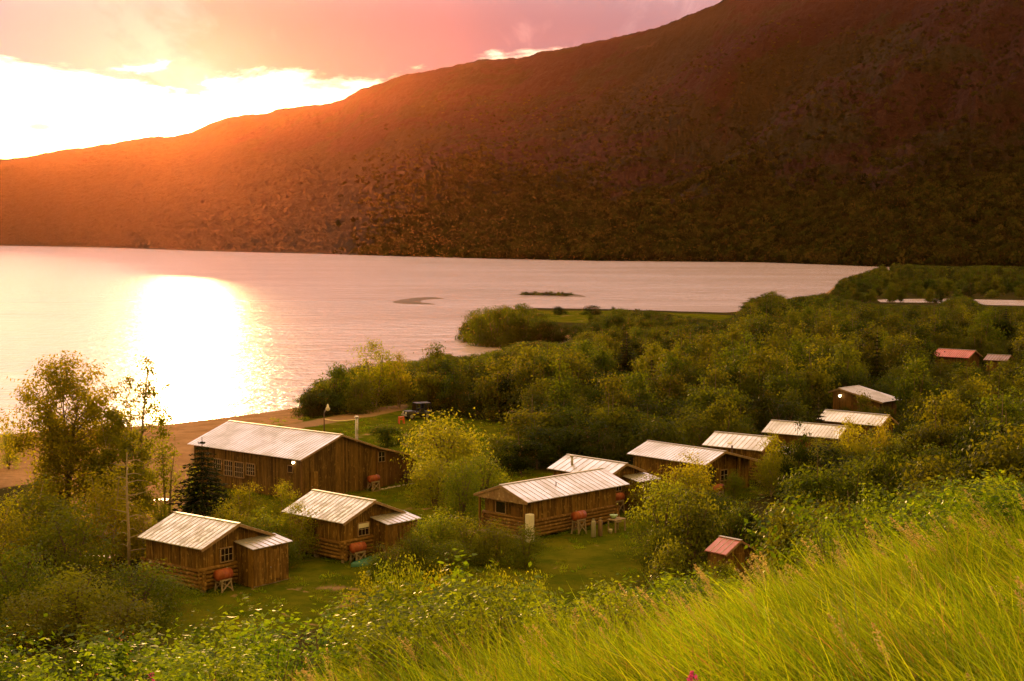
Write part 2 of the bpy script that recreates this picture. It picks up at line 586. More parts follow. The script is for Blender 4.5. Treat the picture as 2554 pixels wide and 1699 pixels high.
def hill_z(x, y):
    x, y = np.asarray(x, float), np.asarray(y, float)
    tilt = np.clip(0.23 * x, -2.6, 5.0)
    drop = 2.05 - tilt + 0.156 * np.minimum(y, 13) + 0.33 * np.maximum(y - 13, 0) * (1 - 0.25 * sstep(0, 9, x) * 0) + 0.0016 * np.maximum(y - 13, 0) ** 2
    z = CAMZ - np.maximum(drop, -6)
    return z + (fbm(x * 0.22 + 40, y * 0.22 + 9, 3) - 0.5) * 0.55


def ground_z(x, y):
    x, y = np.asarray(x, float), np.asarray(y, float)
    sd = sdist(SHORE, x, y)
    sd = np.minimum(sd, -sdist(CHAN, x, y))
    sd = np.minimum(sd, -sdist(CHAN2, x, y))
    top = 2.0 - 1.1 * sstep(230, 420, y)
    zl = np.where(sd > 0, top * (1 - np.exp(-np.maximum(sd, 0) / 7.0)), np.maximum(sd * 0.12, -2.5))
    rough = (fbm(x * 0.08, y * 0.08, 3) - 0.5) * 0.3
    zl = zl + rough * sstep(4, 25, sd) * sstep(140, 200, np.hypot(x, y))
    zh = hill_z(x, y)
    k = 0.9
    mx = np.maximum(zl, zh)
    return mx + k * np.log(np.exp((zl - mx) / k) + np.exp((zh - mx) / k)) - 0.0


def gz1(x, y):
    return float(ground_z(np.array([x]), np.array([y]))[0])


az = np.concatenate([np.arange(-180, -60, 6.0), np.arange(-60, -22, 1.2), np.arange(-22, 22, 0.125), np.arange(22, 60, 1.2), np.arange(60, 180.1, 6.0)])
rr = np.concatenate([[0.6], 1.2 * 1.0155 ** np.arange(0, 525)])
rr = rr[rr < 3600]
AZ, RR = np.meshgrid(np.radians(az), rr, indexing='ij')
GX, GY = np.sin(AZ) * RR, np.cos(AZ) * RR
GZ = ground_z(GX.ravel(), GY.ravel()).reshape(GX.shape)
na, nr = GX.shape
idx = np.arange(na * nr).reshape(na, nr)
gf = np.stack([idx[:-1, :-1], idx[1:, :-1], idx[1:, 1:], idx[:-1, 1:]], -1).reshape(-1, 4)
# ground cover weights: red sand, green lawn, blue track (what grows or lies there)
gx, gy = GX.ravel(), GY.ravel()
wob = (fbm(gx * 0.15, gy * 0.15, 3) - 0.5) * 8
sdS = sdist(SHORE, gx, gy)
SANDP = [tuple(gp(a, b)) for a, b in ((-300, 1130), (200, 1080), (380, 1075), (460, 1068), (640, 1042), (742, 1025), (690, 1042), (600, 1056), (540, 1075), (480, 1120), (470, 1200), (480, 1290), (430, 1310), (350, 1330), (250, 1340), (100, 1200), (-100, 1240), (-300, 1250))]
beach = (np.arctan2(gx, np.maximum(gy, 1)) < (760 - PW / 2) / PF) & (gy > 60) & (gy < 260)
sand = np.maximum(sstep(-2, 2, sdist(SANDP, gx, gy) + wob * 0.35), 1 - sstep(np.where(beach, 14.0, 1.5), np.where(beach, 26.0, 5.0), sdS + wob * 0.3))
LAWNP = [tuple(gp(a, b)) for a, b in ((560, 1060), (690, 1040), (780, 1040), (1000, 1000), (1060, 1030), (1230, 1050), (1290, 1062), (1285, 1140), (1400, 1180), (1600, 1185), (1760, 1160), (1800, 1200), (1950, 1230), (1620, 1330), (1640, 1520), (1300, 1520), (1080, 1500), (900, 1570), (420, 1640), (330, 1560), (430, 1330), (500, 1200))]
lawn = sstep(-3, 4, sdist(LAWNP, gx, gy) + wob * 0.5)
lawn = np.maximum(lawn, sstep(-4, 4, sdist(MEADOW, gx, gy)))
MUD = [tuple(gp(a, b)) for a, b in ((715, 1464), (760, 1458), (830, 1452), (872, 1456), (880, 1468), (830, 1478), (760, 1473))]
track = sstep(-1.0, 1.0, sdist(TRACK, gx, gy) + wob * 0.15)
track = np.maximum(track, 0.62 * sstep(-0.5, 0.7, sdist(MUD, gx, gy) + (fbm(gx * 1.2, gy * 1.2, 3) - 0.5) * 2.4))
hillw = sstep(2.2, 3.0, GZ.ravel())
gm = mesh_np('ground', np.stack([gx, gy, GZ.ravel()], -1), gf, smooth=True)
ca = gm.color_attributes.new('cover', 'FLOAT_COLOR', 'POINT')
ca.data.foreach_set('color', np.stack([sand, lawn, track, hillw], -1).astype(np.float32).ravel())
m, t, b = mat('ground_cover')
at = t.new('ShaderNodeAttribute', attribute_name='cover')
sp = t.new('ShaderNodeSeparateColor')
t.put(sp.inputs[0], at.outputs['Color'])
co = t.coord('Object')
n1 = t.noise(co, 0.35, 6, 0.65)
n2 = t.noise(co, 2.5, 5, 0.7)
n3 = t.noise(co, 12.0, 3, 0.6)
floor_c = t.mix(n2, (0.028, 0.026, 0.010), (0.055, 0.045, 0.018))
grass_c = t.mix(t.ramp(n1, 0.35, 0.65), (0.058, 0.076, 0.004), (0.115, 0.112, 0.008))
grass_c = t.mix(t.ramp(n2, 0.5, 0.75, 0, 0.6), grass_c, (0.036, 0.042, 0.004))
grass_c = t.mix(t.ramp(t.noise(co, 0.22, 4, 0.7, 0.6), 0.60, 0.66, 0, 0.8), grass_c, (0.30, 0.19, 0.10))
sand_c = t.mix(t.ramp(n1, 0.4, 0.62), (0.34, 0.20, 0.12), (0.26, 0.15, 0.085))
sand_c = t.mix(t.ramp(t.noise(t.mapping(co, (0.5, 2.2, 1), (0, 0, -0.25)), 0.9, 5, 0.7), 0.52, 0.66, 0, 0.6), sand_c, (0.17, 0.095, 0.055))
track_c = t.mix(n2, (0.22, 0.13, 0.085), (0.32, 0.20, 0.13))
c = t.mix(t.ramp(sp.outputs[1], 0.3, 0.7), floor_c, grass_c)
c = t.mix(t.ramp(sp.outputs[0], 0.3, 0.7), c, sand_c)
c = t.mix(t.ramp(sp.outputs[2], 0.3, 0.7), c, track_c)
c = t.mix(t.ramp(at.outputs['Alpha'], 0.2, 0.8), c, t.mix(n2, (0.050, 0.066, 0.005), (0.10, 0.110, 0.009)))
t.put(b.inputs['Base Color'], c)
b.inputs['Roughness'].default_value = 0.95
b.inputs['Specular IOR Level'].default_value = 0.0
bp = t.new('ShaderNodeBump')
bp.inputs['Strength'].default_value = 0.7
bp.inputs['Distance'].default_value = 0.12
t.put(bp.inputs['Height'], t.m('ADD', n2, t.m('MULTIPLY', n3, 0.5)))
t.l.new(bp.outputs[0], b.inputs['Normal'])
gm.materials.append(m)
tag(link('ground', gm), kind='structure')

# ---- lake
m, t, b = mat('lake_water')
co = t.coord('Object')
w1 = t.noise(t.mapping(co, (1.0, 0.55, 1), (0, 0, 0.18)), 0.55, 4, 0.65)
w2 = t.noise(t.mapping(co, (1.0, 0.5, 1), (0, 0, -0.1)), 2.2, 3, 0.6)
band = t.noise(t.mapping(co, (0.5, 1.6, 1), (0, 0, 0.06)), 0.012, 4, 0.6)
bp = t.new('ShaderNodeBump')
t.put(bp.inputs['Strength'], t.ramp(band, 0.35, 0.65, 0.55, 1.0))
bp.inputs['Distance'].default_value = 0.2
w3 = t.noise(t.mapping(co, (0.75, 1.0, 1), (0, 0, 0.1)), 0.13, 4, 0.7)
t.put(bp.inputs['Height'], t.m('ADD', t.m('ADD', w1, t.m('MULTIPLY', w2, 0.22)), t.m('MULTIPLY', w3, 5.0)))
b.inputs['Base Color'].default_value = (0.62, 0.47, 0.52, 1)
b.inputs['Roughness'].default_value = 0.15
b.inputs['IOR'].default_value = 1.38
b.inputs['Specular IOR Level'].default_value = 0.6
t.l.new(bp.outputs[0], b.inputs['Normal'])
M['water'] = m
wm = mesh_np('lake_water', [(-4000, -100, 0), (4000, -100, 0), (4000, 5200, 0), (-4000, 5200, 0)], np.array([[0, 1, 2, 3]]), m)
tag(link('lake_water', wm), kind='structure')

# ---- backshore pools left among the trees
for (pa, pb, pw, ph) in ((405, 1246, 40, 5), (250, 1388, 95, 9)):
    c0 = gp(pa, pb)
    sx = pw * c0[1] / PF / 2
    sy = ph * c0[1] / PF / 2 * c0[1] / 20.7
    k = np.arange(28) * 2 * math.pi / 28
    rad = 1 + 0.22 * np.sin(k * 3 + pa) + 0.1 * np.sin(k * 5)
    vx = c0[0] + np.cos(k) * sx * rad
    vy = c0[1] + np.sin(k) * sy * rad
    zt = float(ground_z(vx, vy).max()) + 0.02
    pm = mesh_np('pool_water', np.stack([vx, vy, np.full(28, zt)], -1), np.arange(28)[None, :], M['water'])
    tag(link('pool_water', pm), kind='structure')

# ------------------------------------------------------------------ mountain across the lake
RIDGE = np.array([(-1600, 520), (-400, 425), (0, 397), (65, 392), (108, 385), (162, 374), (260, 361), (357, 343), (433, 339), (477, 330), (530, 306), (563, 295), (607, 287),
                  (661, 284), (693, 273), (758, 265), (823, 258), (850, 251), (900, 222), (943, 211), (986, 193), (1040, 182), (1138, 162), (1213, 148), (1289, 145),
                  (1343, 132), (1441, 114), (1538, 92), (1636, 70), (1701, 43), (1788, 10), (1830, -18), (1900, -30), (2060, -66), (2275, -120), (2554, -200), (3000, -300), (4400, -250)], float)
DFOOT = np.array([(-1600, 3300), (0, 3040), (250, 2600), (477, 2076), (650, 1870), (1000, 1560), (1240, 1405), (1500, 1300), (1896, 1234), (2200, 1060), (2554, 1010), (3000, 1000), (4400, 1150)], float)
DRIDGE = np.array([(-1600, 4500), (0, 4100), (477, 3900), (850, 3400), (1000, 3150), (1340, 2900), (1790, 2600), (2100, 2400), (2554, 2150), (3200, 2100), (4400, 2500)], float)
TREEL = np.array([(-1600, 260), (300, 240), (700, 200), (1000, 130), (1400, 90), (1800, 78), (2554, 92), (4400, 90)], float)


def ip(tab, x): return np.interp(x, tab[:, 0], tab[:, 1])


def mountain_pt(px, tt):
    """world point on the slope: tt 0 at the shore, 1 on the ridge, above 1 falling away behind"""
    px, tt = np.asarray(px, float), np.asarray(tt, float)
    rp = ip(RIDGE, px) + (fbm(px / 26.0, px * 0 + 3.3, 3) - 0.5) * 7
    Z = -(rp - PH / 2) / PF
    slope = (-math.sin(PITCH) + Z * math.cos(PITCH)) / (math.cos(PITCH) + Z * math.sin(PITCH))
    d0, d1 = ip(DFOOT, px), ip(DRIDGE, px)
    zr = CAMZ + slope * d1
    D = d0 + (d1 - d0) * tt
    tc = np.clip(tt, 0, 1)
    prof = 0.42 * tc + 0.58 * tc ** 2.0
    z = -1.5 + (zr + 1.5) * prof
    env = np.sin(np.pi * tc) ** 0.8
    right = sstep(900, 2000, px)
    rid = np.abs(2 * fbm((px - 1250 * tc) / 430.0 + 3, tc * 1.1 + 7, 4) - 1)
    z = z - env * (0.5 - rid) * (18 + 120 * right) * sstep(0.1, 0.5, tc)
    z = z + env * (fbm(px / 90.0, tc * 14, 4) - 0.5) * (10 + 34 * right * sstep(0.25, 0.6, tc))
    z = z + (fbm(px / 16.0, tc * 55, 3) - 0.5) * 7 * sstep(0.03, 0.2, tc) * np.where(tt > 0.97, 0.3, 1)
    z = z + (fbm(px / 5.0 + 31, tt * 170 + 5, 2) - 0.5) * 7.0 * sstep(0.0, 0.05, tt) * np.where(tt > 0.96, 0.2, 1)
    z = np.where(tt > 1, z - (tt - 1) * 900, z)
    X = (px - PW / 2) / PF / (math.cos(PITCH) + 0 * px) * D * (1.0)
    X = X * (math.cos(PITCH) - (z - CAMZ) / np.maximum(D, 1) * math.sin(PITCH)) if False else (px - PW / 2) / PF * (D * math.cos(PITCH) - (z - CAMZ) * math.sin(PITCH))
    return X, D, z


mp = np.concatenate([np.arange(-1600, -200, 12.0), np.arange(-200, 2760, 5.0), np.arange(2760, 4401, 12.0)])
mt = np.concatenate([np.linspace(0, 0.3, 85), np.linspace(0.3, 1.0, 160)[1:], [1.02, 1.06, 1.15, 1.3]])
MP, MT = np.meshgrid(mp, mt, indexing='ij')
mx_, my_, mz_ = mountain_pt(MP.ravel(), MT.ravel())
mi = np.arange(MP.size).reshape(MP.shape)
mf = np.stack([mi[:-1, :-1], mi[1:, :-1], mi[1:, 1:], mi[:-1, 1:]], -1).reshape(-1, 4)


def veg_of(px, tt, z):
    n = fbm(px / 70.0 + 9, tt * 11, 4) - 0.5
    n2 = fbm(px / 260.0 + 2, tt * 5 + 4, 3) - 0.5
    return 1 - sstep(-34, 34, z - ip(TREEL, px) + n * 150 + n2 * 120)


mv = veg_of(MP.ravel(), MT.ravel(), mz_)
mm = mesh_np('mountain', np.stack([mx_, my_, mz_], -1), mf, smooth=True)
ca = mm.color_attributes.new('cover', 'FLOAT_COLOR', 'POINT')
ca.data.foreach_set('color', np.stack([mv, mv, mv, mv], -1).astype(np.float32).ravel())
m, t, b = mat('mountain_slope')
at = t.new('ShaderNodeAttribute', attribute_name='cover')
co = t.coord('Object')
n1 = t.noise(co, 0.006, 6, 0.65, 0.4)
n2 = t.noise(co, 0.035, 6, 0.7)
n3 = t.noise(t.mapping(co, (1, 1, 0.25)), 0.02, 5, 0.65, 0.8)
green = t.mix(n2, (0.018, 0.014, 0.005), (0.036, 0.025, 0.009))
brown = t.mix(n2, (0.020, 0.007, 0.006), (0.042, 0.017, 0.013))
up = t.mix(t.ramp(n1, 0.46, 0.54), brown, t.mix(n2, (0.014, 0.011, 0.004), (0.032, 0.024, 0.008)))
up = t.mix(t.ramp(n3, 0.60, 0.74, 0, 0.6), up, (0.065, 0.036, 0.023))
c = t.mix(at.outputs['Alpha'], up, green)
t.put(b.inputs['Base Color'], c)
b.inputs['Roughness'].default_value = 0.95
b.inputs['Specular IOR Level'].default_value = 0.05
bp = t.new('ShaderNodeBump')
bp.inputs['Strength'].default_value = 1.0
bp.inputs['Distance'].default_value = 12.0
t.put(bp.inputs['Height'], t.m('ADD', n2, t.m('MULTIPLY', t.noise(co, 0.15, 4, 0.7), 0.35)))
t.l.new(bp.outputs[0], b.inputs['Normal'])
mm.materials.append(m)
tag(link('mountain', mm), kind='structure')
HAZE_TOP = float(mz_.max()) + 25.0


# ------------------------------------------------------------------ foliage builders
def unit(v): return v / np.maximum(np.linalg.norm(v, axis=-1, keepdims=True), 1e-9)


def cards(c, size, rng, up=0.35, aspect=0.55, axis=None, fold=0.18, out=None):
    """leaf shaped quads at the points c; size (N,)"""
    n = len(c)
    nrm = rng.normal(size=(n, 3))
    if out is None:
        nrm[:, 2] = np.abs(nrm[:, 2]) + up
    else:
        nrm = nrm * 0.55 + out
        nrm[:, 2] += up
    nrm = unit(nrm)
    a = rng.normal(size=(n, 3)) if axis is None else axis
    a = unit(a - nrm * (a * nrm).sum(-1, keepdims=True))
    b_ = np.cross(nrm, a)
    s = size[:, None]
    v = np.empty((n, 4, 3))
    v[:, 0] = c - a * s * 0.5
    v[:, 1] = c + b_ * s * aspect * 0.5 - nrm * s * fold * 0.5 - a * s * 0.08
    v[:, 2] = c + a * s * 0.5 - nrm * s * fold * 0.4
    v[:, 3] = c - b_ * s * aspect * 0.5 - nrm * s * fold * 0.5 - a * s * 0.08
    f = np.arange(n * 4).reshape(n, 4)
    return v.reshape(-1, 3), f


def envelope(kind, t):
    if kind == 'dome': return np.sqrt(np.clip(1 - (0.15 + 0.85 * t) ** 2.2, 0, 1))
    if kind == 'birch': return np.sin(np.pi * np.clip(0.14 + 0.86 * t, 0, 1) ** 0.85) ** 0.75
    if kind == 'column': return np.sin(np.pi * np.clip(0.10 + 0.88 * t, 0, 1) ** 0.72) ** 0.7
    if kind == 'vase': return (0.35 + 0.65 * np.sin(np.pi * np.clip(0.05 + 0.9 * t, 0, 1) ** 1.3)) * np.where(t > 0.93, 0.6, 1)
    return 1 - t


def tree_meshes(kind, h, w, base, leaf, nleaf, nclump, rng, lmat, bmat, trunk_r=0.12, stems=1, clump_r=None, sparse=False, zs=0.62, lobe=0.22):
    """trunk mesh with limbs to every leaf clump, crown mesh of leaf cards"""
    ch = h - base
    tq = rng.uniform(0, 1, nclump * 12)
    tq = tq[rng.uniform(0, 1, len(tq)) < envelope(kind, tq) ** 1.7 / envelope(kind, np.linspace(0, 1, 40)).max() ** 1.7 + 0.03]
    t = tq[:nclump]
    ang = np.arange(nclump) * 2.39996 + rng.normal(0, 0.5, nclump)
    rad = np.sqrt(rng.uniform(0.05 if not sparse else 0.02, 1, nclump)) * envelope(kind, t) * w / 2 * rng.uniform(0.72, 1.12, nclump)
    lob = 1 + lobe * np.sin(ang * 2 + rng.uniform(0, 6)) + 0.12 * np.sin(ang * 5 + rng.uniform(0, 6))
    rad = rad * lob
    cc = np.stack([np.cos(ang) * rad, np.sin(ang) * rad, base + t * ch * 0.94], -1)
    cr = (clump_r or (0.155 * min(w, ch))) * rng.uniform(0.6, 1.35, nclump)
    wts = cr ** 2 / (cr ** 2).sum()
    which = rng.choice(nclump, nleaf, p=wts)
    g = rng.normal(size=(nleaf, 3)) * np.array([1, 1, zs])
    p = cc[which] + g * cr[which][:, None] * 0.72
    top = base + ch
    p[:, 2] = np.where(p[:, 2] > top, top - (p[:, 2] - top) * 0.4, p[:, 2])
    p[:, 2] = np.maximum(p[:, 2], 0.05)
    o1 = unit(p - cc[which])
    o2 = unit((p - np.array([0, 0, base + ch * 0.42])) / np.array([w / 2, w / 2, ch / 2]))
    v, f = cards(p, leaf * rng.uniform(0.6, 1.35, nleaf), rng, out=o1 * 0.75 + o2 * 0.6, up=0.3)
    crown = mesh_np('crown', v, f, lmat)
    tb = MB()
    roots = []
    for s in range(stems):
        a = s * 2.4 + rng.uniform(0, 1)
        lean = 0 if stems == 1 else w * 0.13
        tip = Vector((math.cos(a) * lean * 1.6 + rng.normal(0, 0.03 * h), math.sin(a) * lean * 1.6 + rng.normal(0, 0.03 * h), h * (0.94 if stems == 1 else 0.78)))
        mid = Vector((math.cos(a) * lean * 0.7 + rng.normal(0, 0.02 * h), math.sin(a) * lean * 0.7 + rng.normal(0, 0.02 * h), h * 0.45))
        b0 = Vector((math.cos(a) * trunk_r * (stems > 1), math.sin(a) * trunk_r * (stems > 1), -0.25))
        pts = [b0, b0.lerp(mid, 0.55), mid, mid.lerp(tip, 0.55), tip]
        tb.tube(pts, [trunk_r * 1.15, trunk_r * 0.9, trunk_r * 0.68, trunk_r * 0.4, trunk_r * 0.12], 7)
        roots.append((b0, mid, tip))
    for i in range(nclump):
        b0, mid, tip = roots[i % stems]
        c0 = Vector(cc[i])
        k = max(0.12, min(0.9, (c0.z - 0.28 * (Vector((c0.x, c0.y, 0)).length + 0.4)) / h))
        st = b0.lerp(mid, k / 0.47) if k < 0.47 else mid.lerp(tip, (k - 0.47) / 0.53)
        md = st.lerp(c0, 0.55) + Vector((0, 0, 0.06 * (c0 - st).length))
        r0 = trunk_r * 0.34 * (1 - 0.6 * k)
        tb.tube([st, md, c0], [r0, r0 * 0.65, r0 * 0.2], 4, caps=False)
    me = bpy.data.meshes.new('trunk')
    me.from_pydata(tb.v, [], tb.f)
    me.materials.append(bmat)
    return me, crown


def spruce_meshes(h, w, rng, lmat, bmat, whorls=16, per=9, cardn=16, top=True):
    tb = MB()
    tb.tube([(0, 0, -0.2), (0, 0, h * 0.5), (0, 0, h)], [0.02 * h, 0.012 * h, 0.003 * h], 7)
    V, Fc, k0 = [], [], 0
    P, A, S = [], [], []
    for i in range(whorls):
        t = (i + 0.3) / whorls
        z = h * (0.05 + 0.93 * t)
        L = w / 2 * (1 - t) ** 0.85 * rng.uniform(0.8, 1.1) + 0.12
        for j in range(per):
            a = j * 2 * math.pi / per + i * 0.7 + rng.uniform(-0.2, 0.2)
            l = L * rng.uniform(0.7, 1.15)
            d = np.array([math.cos(a), math.sin(a), 0])
            e = np.array([0, 0, z]) + d * l + np.array([0, 0, -l * 0.28 + 0.12 * l])
            tb.tube([(0, 0, z), tuple(np.array([0, 0, z - l * 0.12]) + d * l * 0.5), tuple(e)], [0.004 * h, 0.003 * h, 0.001 * h], 3, caps=False)
            s = rng.uniform(0.12, 1.0, cardn)
            side = np.cross(d, [0, 0, 1])
            q = np.array([0, 0, z])[None] + d[None] * (l * s)[:, None]
            q[:, 2] += -l * 0.30 * s + 0.14 * l * s ** 2 + rng.normal(0, 0.03, cardn)
            q += side[None] * (rng.normal(0, 1, cardn) * 0.16 * l * (1.1 - s * 0.7))[:, None]
            P.append(q)
            A.append(d[None] + side[None] * rng.normal(0, 0.8, cardn)[:, None] + np.array([0, 0, -0.15])[None])
            S.append(rng.uniform(0.5, 1.0, cardn) * (0.11 * w * (1 - t) + 0.16))
    P, A, S = np.concatenate(P), np.concatenate(A), np.concatenate(S)
    v, f = cards(P, S, rng, up=1.2, aspect=0.38, axis=A, fold=0.1)
    me = bpy.data.meshes.new('trunk')
    me.from_pydata(tb.v, [], tb.f)
    me.materials.append(bmat)
    return me, mesh_np('crown', v, f, lmat)


def tree_thing(name, meshes, loc, rz=0.0, scale=(1, 1, 1), label=None, cat='tree', group=None, crown='crown', trunk='trunk'):
    e = empty(name, loc, rz, label, cat, group)
    e.scale = scale
    link(trunk, meshes[0], e)
    link(crown, meshes[1], e)
    return e


def scatter(name, protos, pts, rot, scl, idx, kind='stuff'):
    """one object whose points carry a copy of one of the (unlinked) prototype meshes each"""
    col = bpy.data.collections.new(name + '_kinds')
    for i, pm in enumerate(protos):
        po = bpy.data.objects.new('%s_kind_%02d' % (name, i), pm)
        col.objects.link(po)
    me = bpy.data.meshes.new(name)
    n = len(pts)
    me.vertices.add(n)
    me.vertices.foreach_set('co', np.asarray(pts, np.float32).ravel())
    for nm, ty, arr, key in (('rot', 'FLOAT_VECTOR', rot, 'vector'), ('scl', 'FLOAT_VECTOR', scl, 'vector'), ('pick', 'INT', idx, 'value')):
        a = me.attributes.new(nm, ty, 'POINT')
        a.data.foreach_set(key, np.asarray(arr, np.int32 if ty == 'INT' else np.float32).ravel())
    me.update()
    o = link(name, me)
    ng = bpy.data.node_groups.new(name + '_scatter', 'GeometryNodeTree')
    ng.interface.new_socket('Geometry', in_out='INPUT', socket_type='NodeSocketGeometry')
    ng.interface.new_socket('Geometry', in_out='OUTPUT', socket_type='NodeSocketGeometry')
    gi, go = ng.nodes.new('NodeGroupInput'), ng.nodes.new('NodeGroupOutput')
    ci = ng.nodes.new('GeometryNodeCollectionInfo')
    ci.inputs['Collection'].default_value = col
    ci.inputs['Separate Children'].default_value = True
    ci.inputs['Reset Children'].default_value = True
    ins = ng.nodes.new('GeometryNodeInstanceOnPoints')
    ins.inputs['Pick Instance'].default_value = True

    def attr(nm, dt):
        nd = ng.nodes.new('GeometryNodeInputNamedAttribute')
        nd.data_type = dt
        nd.inputs['Name'].default_value = nm
        return nd.outputs['Attribute']
    L = ng.links.new
    L(gi.outputs[0], ins.inputs['Points'])
    L(ci.outputs[0], ins.inputs['Instance'])
    L(attr('pick', 'INT'), ins.inputs['Instance Index'])
    rv = attr('rot', 'FLOAT_VECTOR')
    try:
        er = ng.nodes.new('FunctionNodeEulerToRotation')
        L(rv, er.inputs[0])
        L(er.outputs[0], ins.inputs['Rotation'])
    except Exception:
        L(rv, ins.inputs['Rotation'])
    L(attr('scl', 'FLOAT_VECTOR'), ins.inputs['Scale'])
    L(ins.outputs[0], go.inputs[0])
    md = o.modifiers.new('scatter', 'NODES')
    md.node_group = ng
    return tag(o, kind=kind)


def join_meshes(name, a, b_):
    """one mesh of two, materials kept"""
    bm = bmesh.new()
    bm.from_mesh(a)
    nf = len(bm.faces)
    bm.from_mesh(b_)
    me = bpy.data.meshes.new(name)
    bm.faces.ensure_lookup_table()
    for i, f in enumerate(bm.faces):
        f.material_index = 0 if i < nf else 1
    bm.to_mesh(me)
    bm.free()
    me.materials.append(a.materials[0])
    me.materials.append(b_.materials[0])
    return me


def brush_clump(rng, n, w, h, leaf, lmat):
    th = rng.uniform(0, 2 * math.pi, n)
    rr_ = np.sqrt(rng.uniform(0, 1, n))
    k = 3 + int(rng.integers(0, 3))
    ctr = np.stack([rng.uniform(-0.3, 0.3, k) * w, rng.uniform(-0.3, 0.3, k) * w, rng.uniform(0.35, 0.8, k) * h], -1)
    wh = rng.integers(0, k, n)
    g = unit(rng.normal(size=(n, 3))) * (rng.uniform(0.3, 1, n) ** 0.5)[:, None]
    p = ctr[wh] + g * np.array([0.3 * w, 0.3 * w, 0.33 * h])
    p[:, 2] = np.clip(p[:, 2], 0.03 * h, None)
    v, f = cards(p, leaf * rng.uniform(0.6, 1.4, n), rng, up=0.3, aspect=0.75, out=unit(p - ctr[wh]))
    return mesh_np('brush', v, f, lmat)


# ---- brush and low woods covering the mountainside
far_protos = [brush_clump(np.random.default_rng(50 + i), 80, 6.5, 4.2, 1.05, M['leaf_far']) for i in range(6)]
NM = 80000
px = RNG.uniform(-150, 2720, NM)
tt = RNG.uniform(0.002, 0.9, NM) ** 1.25
x_, y_, z_ = mountain_pt(px, tt)
ok = RNG.uniform(0, 1, NM) < np.maximum(veg_of(px, tt, z_), 0.16 * (tt < 0.85)) * (0.55 + 0.9 * fbm(px / 60, tt * 16, 3)) * sstep(820, 1300, px)
x_, y_, z_, tt_ = x_[ok], y_[ok], z_[ok], tt[ok]
n = len(x_)
s = RNG.uniform(0.7, 1.9, n) * (1.25 - 0.75 * tt_)
scatter('mountain_brush', far_protos, np.stack([x_, y_, z_ - 0.3], -1), np.stack([np.zeros(n), np.zeros(n), RNG.uniform(0, 6.28, n)], -1),
        np.stack([s, s, s * RNG.uniform(0.7, 1.4, n)], -1), RNG.integers(0, 6, n))

# ------------------------------------------------------------------ buildings
HOUSE = {
    'A': (-16.08, 87.58, 2.47, 5.85, 2.86, 2.87, 2.64, 2.63, 3.73), 'C': (-8.77, 95.21, 2.40, 6.09, 2.70, 2.70, 2.63, 2.64, 3.73),
    'B': (-13.47, 118.42, 2.44, 13.97, 4.42, 9.31, 3.34, 2.05, 4.87), 'D': (-0.80, 102.06, 0.79, 10.57, 2.62, 2.62, 2.70, 2.68, 3.58),
    'E': (8.61, 111.69, 2.32, 6.31, 2.19, 2.19, 2.75, 2.80, 3.61), 'F': (16.89, 117.97, 2.30, 8.38, 2.48, 4.4, 2.75, 2.45, 3.61),
    'G': (22.10, 125.66, 2.46, 5.81, 2.11, 2.11, 2.76, 2.80, 3.69), 'H': (29.92, 133.09, 2.49, 7.53, 1.96, 1.96, 2.75, 2.75, 3.67),
    'I': (35.76, 141.52, 2.39, 6.95, 1.69, 1.68, 2.75, 2.73, 3.63), 'J': (35.6, 163.0, 0.80, 4.2, 5.4, 1.3, 2.87, 3.55, 4.0),
    'K': (68.04, 219.94, 2.39, 5.91, 2.29, 2.29, 2.75, 2.75, 3.74), 'L': (13.53, 87.77, 2.28, 1.64, 1.35, 1.35, 2.0, 2.0, 2.68)}
GB = 2.0


